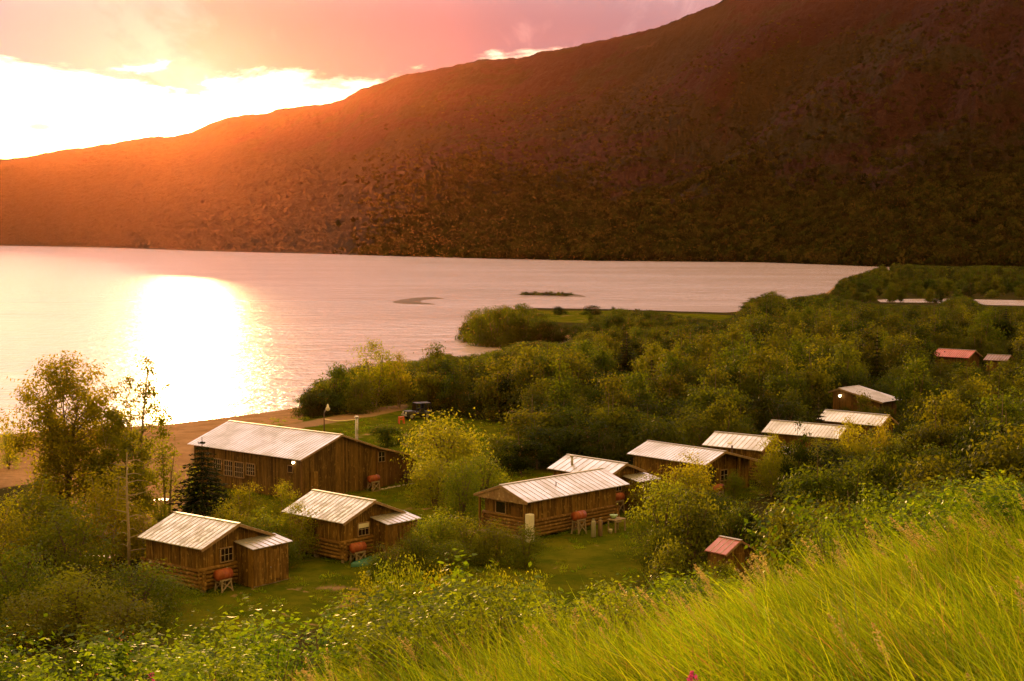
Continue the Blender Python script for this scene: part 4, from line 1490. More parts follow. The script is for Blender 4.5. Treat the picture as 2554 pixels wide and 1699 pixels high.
# yard lamp, rope, orange barrier, off-road vehicle
lp = empty('yard_lamp', ground_at(-17.6, 140.0), 0, 'tall pole lamp with a pale hooded head beyond the barn roof', 'lamp')
mb = MB()
mb.tube([(0, 0, -0.3), (0, 0, 2.2), (0.0, 0, 4.0)], [0.07, 0.06, 0.05], 10)
mb.build('pole', M['rust'], lp, smooth=True)
mb = MB()
mb.tube([(0, 0, 3.9), (0.05, 0, 4.15), (0.22, -0.02, 4.4), (0.36, -0.04, 4.5)], 0.032, 8)
mb.build('arm', M['steel'], lp, smooth=True)
mb = MB()
mb.tube([(0.36, -0.04, 4.86), (0.36, -0.04, 4.7), (0.36, -0.04, 4.58), (0.36, -0.04, 4.42)], [0.05, 0.1, 0.12, 0.24], 14)
mb.build('lamp_hood', M['lamp_shell'], lp, smooth=True)
mb = MB()
mb.tube([(0.36, -0.04, 4.42), (0.36, -0.04, 4.3), (0.36, -0.04, 4.22)], [0.2, 0.18, 0.08], 14)
mb.build('lamp_globe', M['lamp_shell'], lp, smooth=True)

mb = MB()
rp_ = []
for i in range(9):
    t_ = i / 8
    x, y = -21.1 + 3.6 * t_, 167.6 - 0.6 * t_ + 0.9 * math.sin(t_ * 3.0) * -1
    rp_.append((x, y, gz1(x, y) + 0.16 - 0.1 * math.sin(t_ * math.pi)))
mb.tube(rp_, 0.06, 6)
tag(mb.build('rope', M['rope'], None), 'pale rope lying along the lawn edge by the gravel track', 'rope')

x, y = gp(1001, 1056)
ob = empty('orange_trestle', ground_at(x, y), 0.4, 'small orange-red trestle standing beside the gravel track', 'trestle')
mb = MB()
mb.box((0, 0, 0.74), (0.62, 0.3, 0.1))
mb.box((0, -0.1, 0.5), (0.5, 0.05, 0.16))
mb.build('top_board', M['orange'], ob)
for a, c in ((-1, -1), (1, -1), (1, 1), (-1, 1)):
    mb = MB()
    mb.bar((a * 0.3, c * 0.22, -0.05), (a * 0.24, c * 0.1, 0.7), 0.08)
    mb.build('leg', M['orange'], ob)

x, y = gp(1042, 1044)
jp = empty('off_road_vehicle', ground_at(x, y), R(205), 'dark open-topped off-road vehicle at the end of the gravel track', 'vehicle')
mb = MB()
mb.box((0.1, 0, 0.62), (2.9, 1.4, 0.42))
mb.box((1.05, 0, 0.86), (1.0, 1.25, 0.2))
mb.build('body', M['black'], jp, bevel=0.07)
mb = MB()
mb.box((-0.5, 0, 1.78), (1.7, 1.35, 0.07))
mb.build('roof', M['black'], jp, bevel=0.03)
mb = MB()
for a in (0.42, -1.3):
    for c in (-0.62, 0.62): mb.bar((a, c, 0.8), (a - 0.08, c, 1.78), 0.07)
mb.build('roll_bar', M['black'], jp)
mb = MB()
mb.bar((0.48, 0, 0.95), (0.38, 0, 1.72), 1.2, 0.02, up=(1, 0, 0))
mb.build('windscreen', M['glass'], jp)
for c in (-0.38, 0.38):
    mb = MB()
    mb.box((-0.35, c, 0.98), (0.5, 0.5, 0.3))
    mb.box((-0.62, c, 1.3), (0.14, 0.5, 0.6))
    mb.build('seat', M['rubber'], jp, bevel=0.04)
for c in (-0.42, 0.42):
    mb = MB()
    mb.tube([(1.53, c, 0.74), (1.62, c, 0.74)], 0.13, 14)
    mb.build('headlight', M['white'], jp)
mb = MB()
mb.box((1.66, 0, 0.5), (0.12, 1.45, 0.14))
mb.build('bumper', M['steel'], jp)
for a in (-0.85, 1.05):
    for c in (-0.72, 0.72):
        mb = MB()
        mb.tube([(a, c - 0.12, 0.38), (a, c - 0.1, 0.38), (a, c + 0.1, 0.38), (a, c + 0.12, 0.38)], [0.33, 0.38, 0.38, 0.33], 20)
        wh = mb.build('wheel', M['rubber'], jp, smooth=True)
        mb = MB()
        mb.tube([(a, c - 0.14, 0.38), (a, c + 0.14, 0.38)], 0.2, 14)
        mb.build('rim', M['steel'], wh)

# ------------------------------------------------------------------ sandbar and islet in the lake
def low_island(name, px_pts, zc, zpx, label=None):
    P = np.array([gp(a, b_, 0.05) for a, b_ in px_pts])
    # resample and round the outline
    for _ in range(2):
        Q = np.roll(P, -1, 0)
        P = np.stack([0.75 * P + 0.25 * Q, 0.25 * P + 0.75 * Q], 1).reshape(-1, 2)
    n_ = len(P)
    x0, y0, x1, y1 = P[:, 0].min() - 3, P[:, 1].min() - 3, P[:, 0].max() + 3, P[:, 1].max() + 3
    gx_ = np.linspace(x0, x1, 110)
    gy_ = np.linspace(y0, y1, 90)
    X, Y = np.meshgrid(gx_, gy_, indexing='ij')
    sd = sdist(P, X.ravel(), Y.ravel())
    Z = np.where(sd > 0, zc * (1 - np.exp(-sd / 3.0)), sd * 0.25) - 0.04 + 0.06 * fbm(X.ravel(), Y.ravel(), 2)
    ii = np.arange(X.size).reshape(X.shape)
    f_ = np.stack([ii[:-1, :-1], ii[1:, :-1], ii[1:, 1:], ii[:-1, 1:]], -1).reshape(-1, 4)
    me = mesh_np(name, np.stack([X.ravel(), Y.ravel(), Z], -1), f_, M['sandbar'], smooth=True)
    return tag(link(name, me), label, None, None, 'structure')


M['sandbar'] = simple('damp_sand', (0.13, 0.075, 0.045), 0.85, 0, 0.25, 0.6, 0.3)
low_island('sandbar', ((974, 753), (1000, 747), (1035, 744), (1070, 743), (1110, 744), (1108, 745.5), (1070, 746.5), (1052, 749), (1047, 752), (1060, 756), (1088, 758), (1086, 760), (1030, 758.5), (990, 757)), 0.7, 0)
low_island('islet', ((1285, 735), (1300, 732), (1340, 731), (1420, 732), (1450, 736), (1466, 740), (1440, 740.5), (1380, 738.5), (1310, 737)), 0.7, 0)

# ------------------------------------------------------------------ trees
rs = lambda k: np.random.default_rng(k)
BIRCH = [tree_meshes('birch', 6.6, 4.3, 0.6, 0.27, 3600, 34, rs(100 + i), M['leaf_wood'], M['bark'], 0.09, 1 + i % 2) for i in range(5)]
WILLOW = [tree_meshes('dome', 4.4, 5.2, 0.1, 0.24, 3800, 42, rs(120 + i), M['leaf_willow'], M['bark'], 0.09, 4) for i in range(4)]
SPRUCE = [spruce_meshes(7.0, 3.4, rs(140 + i), M['needle'], M['bark'], 16, 11, 28) for i in range(2)]
NEARW = [tree_meshes('dome', 4.4, 5.0, 0.1, 0.17, 5200, 46, rs(160 + i), M['leaf_near'], M['bark'], 0.08, 5) for i in range(3)]
NEARB = [tree_meshes('birch', 6.6, 4.6, 0.5, 0.19, 5200, 42, rs(170 + i), M['leaf_poplar'], M['bark_pale'], 0.09, 2) for i in range(3)]
DIM = {'birch': (6.6, 4.3), 'willow': (4.4, 5.2), 'spruce': (7.0, 3.4), 'nearw': (4.4, 5.0), 'nearb': (6.6, 4.6)}
PRO = {'birch': BIRCH, 'willow': WILLOW, 'spruce': SPRUCE, 'nearw': NEARW, 'nearb': NEARB}
NAME = {'birch': 'birch_tree', 'willow': 'willow_shrub', 'spruce': 'spruce_tree', 'nearw': 'willow_shrub', 'nearb': 'poplar_tree'}
CATS = {'birch': 'tree', 'willow': 'shrub', 'spruce': 'tree', 'nearw': 'shrub', 'nearb': 'tree'}


def plant(px, base, top, wpx, kind, label, group=None, var=None, D=None):
    """a tree whose foot stands where the photograph shows it, as tall and wide as it looks from there"""
    if D is None:
        x, y = gp(px, base)
        z = gz1(x, y)
    else:
        x, y = (px - PW / 2) / PF * D, D
        z = gz1(x, y)
    dtop = ray(px, top)
    ztop = CAMZ + dtop[2] * (y / dtop[1])
    h = max(0.8, ztop - z)
    w = wpx * y / PF
    var = random.randrange(len(PRO[kind])) if var is None else var
    dh, dw = DIM[kind]
    return tree_thing(NAME[kind], PRO[kind][var], (x, y, z), random.uniform(0, 6.28), (w / dw, w / dw, h / dh), label, CATS[kind], group)


# the tall trees at the lower left, each a shape of its own
def hero(px, base, top, wpx, name, label, cat, build):
    x, y = gp(px, base)
    z = gz1(x, y)
    d = ray(px, top)
    h = CAMZ + d[2] * (y / d[1]) - z
    w = wpx * y / PF
    return tree_thing(name, build(h, w), (x, y, z), 0, (1, 1, 1), label, cat)


hero(166, 1330, 872, 255, 'poplar_tree', 'tall broad poplar rising against the lake at the left edge', 'tree',
     lambda h, w: tree_meshes('vase', h, w * 1.05, h * 0.06, 0.23, 21000, 200, rs(201), M['leaf_poplar'], M['bark'], 0.12, 4, clump_r=0.55, zs=0.9))
hero(362, 1300, 856, 150, 'poplar_tree', 'slender see-through poplar standing in front of the sun glitter', 'tree',
     lambda h, w: tree_meshes('column', h, w * 1.25, h * 0.2, 0.22, 4200, 76, rs(203), M['leaf_poplar'], M['bark_pale'], 0.13, 1, clump_r=0.42, sparse=True))
hero(300, 1345, 960, 150, 'poplar_tree', 'shorter leafy poplar between the broad and the slender poplar', 'tree',
     lambda h, w: tree_meshes('column', h, w * 1.3, h * 0.06, 0.23, 14000, 90, rs(204), M['leaf_poplar'], M['bark_pale'], 0.11, 2, clump_r=0.5))
hero(418, 1300, 1070, 130, 'poplar_tree', 'low leafy poplar spreading over the sand beside the slender trunk', 'tree',
     lambda h, w: tree_meshes('birch', h, w, 0.8, 0.18, 1500, 34, rs(205), M['leaf_poplar'], M['bark_pale'], 0.09, 2, clump_r=0.4, sparse=True))
# a bare pale trunk with dead lower limbs
x, y = gp(322, 1440)
bt_ = empty('dead_tree', (x, y, gz1(x, y)), 0, 'thin pale bare trunk with dead side twigs among the dark left thicket', 'tree')
mb = MB()
mb.tube([(0, 0, -0.2), (0.03, 0, 2.5), (-0.05, 0, 5.2), (0.0, 0, 7.6)], [0.10, 0.085, 0.06, 0.02], 8)
mb.build('trunk', M['bark_pale'], bt_, smooth=True)
mb = MB()
for i in range(22):
    z0 = 1.6 + i * 0.26
    a = i * 2.4
    l = random.uniform(0.7, 1.5)
    mb.tube([(0, 0, z0), (math.cos(a) * l * 0.5, math.sin(a) * l * 0.3, z0 + 0.12), (math.cos(a) * l, math.sin(a) * l * 0.6, z0 + random.uniform(-0.2, 0.35))], [0.034, 0.022, 0.006], 4, caps=False)
mb.build('limb', M['bark_pale'], bt_)

G1 = 'trees and shrubs of the dark thicket at the lower left'
for a in ((22, 1170, 1052, 62, 'nearw', 'small dark rounded tree against the water at the left edge'),
          (95, 1400, 1165, 250, 'nearb', 'leafy poplar below the broad tall poplar, at the left edge'),
          (275, 1400, 1130, 210, 'nearb', 'leafy poplar just left of the bare pale trunk'),
          (-20, 1480, 1200, 200, 'nearb', 'poplar cut by the left edge, above the dark thicket'),
          (185, 1470, 1250, 240, 'nearw', 'wide willow in the middle of the dark thicket'),
          (40, 1560, 1330, 260, 'nearw', 'large dark willow at the left edge of the thicket'),
          (345, 1560, 1395, 235, 'nearw', 'sprawling willow whose branches reach towards the patchy-roofed cabin'),
          (195, 1585, 1405, 260, 'nearw', 'broad dark willow at the foot of the thicket'),
          (70, 1615, 1470, 230, 'nearw', 'low dark willow at the bottom left of the thicket'),
          (300, 1615, 1475, 230, 'nearw', 'low willow at the bottom right of the thicket'),
          (420, 1520, 1430, 130, 'nearw', 'small willow tip beside the log corner of the patchy-roofed cabin'),
          (355, 1400, 1270, 130, 'nearb', 'young poplar right of the bare pale trunk'),
          (400, 1330, 1240, 70, 'nearw', 'small bush on the sand left of the near spruce'),
          (-90, 1560, 1300, 200, 'nearw', 'willow beyond the left edge of the thicket')):
    plant(*a, group=G1)
hero(507, 1318, 1090, 132, 'spruce_tree', 'dark layered spruce in front of the barn windows', 'tree',
     lambda h, w: spruce_meshes(h, w * 1.75, rs(210), M['needle'], M['bark'], 17, 9, 30))
G2 = 'leafy shrubs around the barn and the cabins'
for a in ((612, 1330, 1188, 105, 'nearb', 'leafy shrub in front of the barn wall below its windows'),
          (712, 1345, 1180, 92, 'nearb', 'shrub covering the left corner of the barn gable'),
          (572, 1395, 1240, 130, 'nearw', 'bush between the near spruce and the patchy roof'),
          (655, 1400, 1265, 150, 'nearw', 'bush in the gap between the two cabins nearest the barn'),
          (742, 1395, 1232, 105, 'nearb', 'pale shrub hiding the left roof edge of the second cabin'),
          (705, 1420, 1330, 110, 'nearw', 'low bush behind the entry shed of the patchy-roofed cabin'),
          (966, 1128, 1036, 78, 'birch', 'light green young birch right of the barn chimney'),
          (1112, 1215, 1020, 235, 'nearw', 'big round-crowned willow right of the barn'),
          (1085, 1262, 1120, 150, 'nearw', 'willow in front of the big round-crowned willow'),
          (1205, 1250, 1120, 150, 'nearw', 'willow right of the sunlit shrub, before the small clearing'),
          (1153, 1300, 1136, 118, 'nearw', 'sunlit pale shrub before the big round-crowned willow'),
          (1325, 1140, 975, 150, 'birch', 'tall leafy birch behind the long porch cabin'),
          (1390, 1135, 1010, 120, 'birch', 'birch behind the stovepipe cabin'),
          (1300, 1185, 1060, 110, 'birch', 'birch left of the stovepipe cabin'),
          (1455, 1130, 1062, 90, 'willow', 'low shrub behind the ridge of the stovepipe cabin'),
          (1575, 1110, 1060, 95, 'willow', 'yellow-green shrub left of the open-porch cabin roof'),
          (1655, 1390, 1180, 190, 'nearw', 'big dark willow at the right end of the long porch cabin'),
          (1722, 1300, 1108, 130, 'nearb', 'feathery shrub across the middle of the open-porch cabin'),
          (1630, 1290, 1170, 110, 'nearb', 'shrub over the entry shed of the stovepipe cabin'),
          (1778, 1290, 1215, 130, 'nearw', 'willow between the dark willow and the open-porch drum'),
          (1832, 1245, 1168, 60, 'nearw', 'small bush in front of the open porch'),
          (1988, 1245, 1043, 78, 'birch', 'young birch across the roof of the leaf-covered cabin'),
          (1922, 1240, 1058, 84, 'nearb', 'poplar over the left end of the leaf-covered roof'),
          (1942, 1215, 1118, 95, 'nearw', 'willow at the entry shed of the pale-patched cabin'),
          (2118, 1210, 1018, 90, 'nearb', 'branching tree in front of the roof with pale rake boards'),
          (2198, 1215, 1014, 62, 'nearb', 'thin birch before the right end of the pale rake boards'),
          (2055, 1200, 1080, 110, 'nearw', 'willow under the eave of the leaf-covered cabin'),
          (2150, 1104, 972, 66, 'birch', 'slim birch whose crown covers the middle of the tan roof'),
          (2290, 1170, 1060, 120, 'nearw', 'willow right of the cabin with pale rake boards'),
          (1090, 1400, 1262, 150, 'nearw', 'round willow left of the long cabin porch'),
          (1165, 1405, 1268, 160, 'nearw', 'wide willow below the porch corner of the long cabin'),
          (1238, 1405, 1292, 135, 'nearw', 'willow hiding the foot of the white cabinet'),
          (1040, 1425, 1318, 120, 'nearw', 'willow right of the second cabin entry shed'),
          (975, 1440, 1348, 120, 'nearb', 'pale bush in front of the second cabin entry shed'),
          (1312, 1415, 1305, 110, 'nearw', 'low willow at the left edge of the shaded lawn'),
          (1120, 1440, 1345, 130, 'nearw', 'low willow in front of the wide porch willow'),
          (1965, 1205, 1092, 110, 'nearw', 'willow before the left wall of the leaf-covered cabin'),
          (2090, 1215, 1095, 140, 'nearw', 'willow before the right wall of the leaf-covered cabin'),
          (2165, 1200, 1068, 120, 'nearb', 'bushy poplar between the branching tree and the pale rake boards'),
          (2245, 1215, 1085, 120, 'nearw', 'willow below the right end of the pale rake boards'),
          (1250, 1160, 1060, 80, 'birch', 'young birch at the right side of the small clearing'),
          (1340, 1170, 1040, 130, 'birch', 'spreading birch just left of the stovepipe cabin roof'),
          (1480, 1120, 1040, 110, 'birch', 'birch between the stovepipe cabin and the open-porch cabin'),
          (945, 1445, 1380, 80, 'nearw', 'low pale bush right of the teal boat hull')):
    plant(*a, group=G2)
for a in ((2350, 975, 887, 66, 'birch', 'birch covering the left half of the red-roofed cabin wall'), (2412, 978, 893, 62, 'birch', 'birch covering the right half of the red-roofed cabin wall'),
          (2512, 978, 893, 70, 'birch', 'birch in front of the faded brown-roofed shed'), (2384, 972, 877, 34, 'birch', 'thin birch across the middle of the bright red roof'),
          (2195, 1075, 1003, 75, 'birch', 'birch hiding the right wall of the cabin with the tan roof'), (2115, 1062, 1010, 52, 'willow', 'bush under the near eave of the tan roof')):
    plant(*a, group=G2)
for a in ((905, 0, 1392, 105, 'nearb', 'pale bush at the lawn edge, below the upturned teal boat', 70.0), (955, 0, 1368, 120, 'nearw', 'leafy willow below the second cabin, right of the pale lawn-edge bush', 67.0),
          (1020, 0, 1378, 130, 'nearw', 'low-crowned willow halfway between the second cabin and the tall grass', 64.0), (1085, 0, 1362, 130, 'nearb', 'bushy poplar on the slope foot below the round porch willow', 66.0),
          (1150, 0, 1384, 130, 'nearw', 'willow on the slope foot below the wide porch willow', 63.0), (1215, 0, 1372, 130, 'nearw', 'willow on the slope foot straight below the white cabinet', 66.0),
          (1280, 0, 1392, 125, 'nearb', 'bushy poplar left of the shaded lawn, on the slope foot', 64.0), (1338, 0, 1418, 100, 'nearw', 'low willow at the lower left corner of the shaded lawn', 62.0),
          (1762, 0, 1398, 70, 'nearw', 'bush hiding the left wall of the pink-roofed outhouse', 80.0), (1822, 0, 1378, 74, 'nearw', 'bush hiding the right wall of the pink-roofed outhouse', 78.0), (1790, 0, 1412, 60, 'nearw', 'small bush before the outhouse door', 76.0)):
    plant(*a[:6], group=G2, D=a[6])
plant(2040, 1150, 990, 84, 'spruce', 'dark spruce at the left end of the roof with pale rake boards', G2)
plant(2186, 985, 822, 52, 'spruce', 'narrow dark spruce standing alone in the broad wood', G2)
plant(1562, 940, 826, 74, 'spruce', 'dark spruce in the wood above the long barn lawn', G2)
plant(2508, 860, 766, 52, 'spruce', 'dark spruce near the right edge below the river channel', G2)
plant(934, 1018, 822, 120, 'nearb', 'tall feathery tree standing above the wood at the track end', 'tall trees at the water end of the wood')
plant(995, 1016, 858, 70, 'nearb', 'feathery tree right of the tallest tree at the track end', 'tall trees at the water end of the wood')
plant(1085, 1000, 850, 75, 'birch', 'small-topped birch between the track and the cove', 'tall trees at the water end of the wood')
plant(838, 1022, 903, 110, 'willow', 'leafy shrub tree by the shore left of the tallest tree', 'tall trees at the water end of the wood')
plant(770, 1030, 972, 55, 'willow', 'low sunlit shrub on the shore at the water end of the wood', 'tall trees at the water end of the wood')
plant(805, 1030, 950, 60, 'willow', 'sunlit shrub second from the shore end of the wood', 'tall trees at the water end of the wood')
plant(895, 1030, 940, 90, 'willow', 'dark bush under the tallest tree at the track end', 'tall trees at the water end of the wood')

# ---- the wood: sampled over the flat land, nearest ones things, the far mass one stuff object
LIM_N = np.array([(690, 1000), (760, 975), (770, 950), (800, 910), (830, 897), (860, 912), (880, 908), (905, 902), (950, 900), (1000, 896), (1050, 896), (1070, 866), (1090, 858), (1110, 866), (1130, 887), (1180, 882),
                  (1230, 873), (1290, 852), (1340, 848), (1400, 856), (1440, 832), (1470, 792), (1500, 776), (1530, 763), (1570, 768), (1600, 765), (1650, 778), (1700, 785), (1750, 792), (1800, 798), (1840, 778), (1860, 745),
                  (1890, 735), (1930, 722), (1945, 728), (1960, 745), (1990, 738), (2060, 729), (2100, 742), (2150, 752), (2200, 757), (2340, 761), (2360, 742), (2400, 737), (2440, 745), (2450, 763), (2900, 763)], float)
LIM_F = np.array([(1900, 760), (2060, 742), (2090, 700), (2110, 690), (2140, 682), (2180, 668), (2215, 652), (2260, 657), (2300, 661), (2400, 664), (2450, 661), (2554, 664), (2900, 664)], float)
KEEP = [(2164, 826, 2208, 925, 192), (1540, 832, 1586, 915, 217), (2490, 772, 2526, 835, 280), (560, 985, 1010, 1080, 150), (985, 1000, 1075, 1068, 163), (467, 1050, 1062, 1215, 117), (870, 1190, 1060, 1262, 100), (343, 1277, 730, 1475, 87), (716, 1220, 1048, 1410, 94),
        (1182, 1165, 1575, 1352, 101), (1364, 1130, 1646, 1192, 111), (1565, 1098, 1875, 1190, 117), (1747, 1075, 1962, 1205, 125), (1915, 1047, 2108, 1092, 132), (2050, 1020, 2245, 1062, 141),
        (2050, 958, 2235, 1008, 160), (2332, 868, 2436, 892, 219), (2500, 884, 2540, 900, 215), (1735, 1318, 1862, 1392, 92), (1225, 1060, 1288, 1130, 135), (1330, 775, 1800, 800, 300),
        (1290, 1340, 1560, 1430, 95), (650, 1380, 880, 1500, 85)]
HP = [(*h.world(h.L / 2, (h.wr - h.wl) / 2)[:2], max(h.L, h.wl + h.wr) / 2 + 2.6) for h in (hA, hC, hD, hE, hF, hG, hH, hI, hJ, hK, hN, hL)]


def blocked(px, top, base, wpx, D):
    for a, b_, c, d, dd in KEEP:
        if D < dd and px + wpx * 0.42 > a and px - wpx * 0.42 < c and top < d and base > b_:
            return True
    return False


cand = []
rw = rs(300)
for D0, D1, cell in ((72, 190, 3.3), (190, 330, 3.9), (330, 480, 4.6), (480, 1020, 7.5)):
    ys = np.arange(D0, D1, cell)
    for yy in ys:
        xa, xb = -0.18 * yy, 0.375 * yy
        xs = np.arange(xa, xb, cell)
        X = xs + rw.uniform(-0.45, 0.45, len(xs)) * cell
        Y = yy + rw.uniform(-0.45, 0.45, len(xs)) * cell
        cand.append(np.stack([X, Y, np.full(len(xs), cell)], -1))
cand = np.concatenate(cand)
X, Y = cand[:, 0], cand[:, 1]
sdw = np.minimum(np.minimum(sdist(SHORE, X, Y), -sdist(CHAN, X, Y)), -sdist(CHAN2, X, Y))
okc = (sdw > 1.2) & (sdist(LAWNP, X, Y) < -0.5) & (sdist(TRACK, X, Y) < -1.5) & (sdist(SANDP, X, Y) < -2) & ((sdist(MEADOW, X, Y) < 0.5) | (rw.uniform(0, 1, len(X)) < 0.02))
pxs, _ = to_px(X, Y, np.full(len(X), 2.0))
okc &= (pxs > np.where(Y < 104, 1600, np.where(Y < 150, 1195, np.where(Y < 215, 760, 700)))) & (pxs < 2680)
cand, X, Y = cand[okc], X[okc], Y[okc]
Z = ground_z(X, Y)
wood = []
for i in np.argsort(Y):
    x, y, z, cell = X[i], Y[i], Z[i], cand[i, 2]
    if z > 6.5: continue
    if any((x - a) ** 2 + (y - b_) ** 2 < r * r for a, b_, r in HP): continue
    px, base = to_px(x, y, z)
    kind = 'birch' if rw.uniform() < (0.74 if y > 150 else 0.45) else 'willow'
    if rw.uniform() < 0.012: kind = 'spruce'
    h = rw.uniform(5.0, 9.0) if kind != 'willow' else rw.uniform(2.8, 5.2)
    if y > 480: h *= 0.8
    w = {'birch': 0.56, 'willow': 1.15, 'spruce': 0.5}[kind] * h * rw.uniform(0.85, 1.2)
    lim = ip(LIM_N, px) if y < 480 else ip(LIM_F, px)
    # crown must stay under the skyline of the wood over its whole width
    wp = w * PF / y
    lim = max(ip(LIM_N if y < 480 else LIM_F, px + q * wp) - abs(q) * 14 for q in (-0.35, 0, 0.35))
    d = ray(px, lim)
    hm = CAMZ + d[2] * (y / d[1]) - z
    if hm < 1.2: continue
    if h > hm:
        h = hm * rw.uniform(0.9, 1.0)
        w = min(w, max(1.6, h * 1.3))
        if h < 2.6: kind = 'willow'
    _, top = to_px(x, y, z + h)
    if blocked(px, top, base, w * PF / y, y):
        h *= 0.45
        w *= 0.6
        kind = 'willow'
        _, top = to_px(x, y, z + h)
        if blocked(px, top, base, w * PF / y, y): continue
    wood.append((x, y, z, h, w, kind, px, top, base))
# those that show largest first: count how much each shows in a coarse depth picture
gxn, gyn = 640, 426
buf = np.full((gyn, gxn), 1e9)
own = np.full((gyn, gxn), -1)
for i, (x, y, z, h, w, kind, px, top, base) in enumerate(wood):
    a, c = int((px - w * 0.4 * PF / y) / PW * gxn), int((px + w * 0.4 * PF / y) / PW * gxn)
    r0, r1 = int(top / PH * gyn), int(base / PH * gyn)
    a, c, r0, r1 = max(a, 0), min(c, gxn - 1), max(r0, 0), min(r1, gyn - 1)
    if c < a or r1 < r0: continue
    s_ = buf[r0:r1 + 1, a:c + 1]
    mk = s_ > y
    s_[mk] = y
    own[r0:r1 + 1, a:c + 1][mk] = i
vis = np.bincount(own[own >= 0].ravel(), minlength=len(wood))
order = np.argsort(-vis)
single = set(order[:235].tolist())
LMK = [('the dark off-road vehicle', 1040, 168), ('the grassy spit', 1450, 345), ('the small clearing', 1255, 140), ('the lone narrow spruce', 2186, 205), ('the red-roofed cabin', 2390, 220), ('the cabin with the lit lamp', 2120, 163),
       ('the pale-patched cabin', 1850, 126), ('the open-porch cabin', 1700, 118), ('the leaf-covered cabin', 2010, 133), ('the cabin with pale rake boards', 2150, 141), ('the pink-roofed outhouse', 1800, 90), ('the river channel', 2300, 480), ('the lake inlet', 1960, 470), ('the cove by the spit', 1330, 285)]
ORD = 'first second third fourth fifth sixth seventh eighth ninth tenth eleventh twelfth thirteenth fourteenth fifteenth sixteenth seventeenth eighteenth nineteenth twentieth'.split()
KW = {'birch': 'leafy birch', 'willow': 'rounded willow', 'spruce': 'dark spruce'}
zones = {}
for i in single:
    x, y, z, h, w, kind, px, top, base = wood[i]
    j = min(range(len(LMK)), key=lambda q: ((px - LMK[q][1]) / 110.0) ** 2 + ((math.log(y) - math.log(LMK[q][2])) / 0.13) ** 2)
    dx_, dd = (px - LMK[j][1]) / 110.0, (math.log(y) - math.log(LMK[j][2])) / 0.13
    rel = ('behind' if dd > 0 else 'in front of') if abs(dd) > abs(dx_) * 0.8 else ('left of' if dx_ < 0 else 'right of')
    zones.setdefault((kind, j, rel), []).append(i)
for (kind, j, rel), ids in zones.items():
    ids.sort(key=lambda i: wood[i][6])
    for k, i in enumerate(ids):
        x, y, z, h, w, kd, px, top, base = wood[i]
        lab = '%s %s %s' % (KW[kind], rel, LMK[j][0])
        if len(ids) > 1: lab += ', %s from the left there' % ORD[min(k, 19)]
        dh, dw = DIM[kind]
        pr = PRO[kind]
        tree_thing(NAME[kind], pr[int(rw.integers(0, len(pr)))], (x, y, z), rw.uniform(0, 6.28), (w / dw, w / dw, h / dh), lab, CATS[kind], 'trees of the broad wood beyond the cabins')
FARK = [join_meshes('wood_tree', *q) for q in BIRCH[:3] + WILLOW[:3]]
P, Rr, S, I = [], [], [], []
for i, (x, y, z, h, w, kind, px, top, base) in enumerate(wood):
    if i in single: continue
    k = int(rw.integers(0, 3)) + (3 if kind == 'willow' else 0)
    dh, dw = DIM['willow' if k > 2 else 'birch']
    P.append((x, y, z))
    Rr.append((0, 0, rw.uniform(0, 6.28)))
    S.append((w / dw, w / dw, h / dh))
    I.append(k)
scatter('far_woods', FARK, P, Rr, S, I)
print('wood', len(wood), len(single), len(P))
# bushes and small trees on the grassy spit
SP = [(1172, 830, 775, 60), (1200, 838, 768, 70), (1235, 841, 762, 80), (1270, 842, 760, 75), (1308, 842, 756, 85), (1345, 843, 785, 70), (1378, 844, 800, 60), (1405, 846, 806, 55), (1190, 812, 768, 50), (1225, 806, 762, 60), (1262, 800, 761, 60), (1300, 800, 755, 60), (1335, 806, 768, 60),
      (1160, 826, 790, 45), (1215, 826, 772, 60), (1255, 826, 770, 70), (1298, 828, 772, 70), (1340, 830, 782, 60), (1440, 848, 806, 55), (1372, 826, 796, 45)]
for k, (a, b_, c_, w_) in enumerate(SP):
    plant(a, b_, c_, w_, 'willow', 'willow on the tip of the grassy spit, %s of those planted there' % ORD[k] if False else 'dense willow in the clump on the tip of the grassy spit', 'willow clump on the grassy spit', k % 4)
plant(1396, 775, 762, 34, 'willow', 'small bush on the far edge of the grassy spit, left of the wider bush', 'bushes along the far edge of the spit', 1)
plant(1478, 776, 761, 56, 'willow', 'wide low bush on the far edge of the grassy spit', 'bushes along the far edge of the spit', 2)
plant(1472, 838, 777, 30, 'birch', 'slim upright birch on the near side of the grassy spit', None, 1)
# bushes on the islet
ipx = np.linspace(1304, 1424, 13)
for k, q in enumerate(ipx):
    x, y = gp(q, 735.5 + random.uniform(-1, 1) + (q - 1300) * 0.012, 0.4)
    hh = random.uniform(1.0, 1.6)
    dh, dw = DIM['willow']
    tree_thing('willow_shrub', WILLOW[k % 4], (x, y, 0.35), random.uniform(0, 6), (2.4 / dw, 2.4 / dw, hh / dh), 'low dark bush in the row along the islet', 'shrub', 'low bushes on the islet')

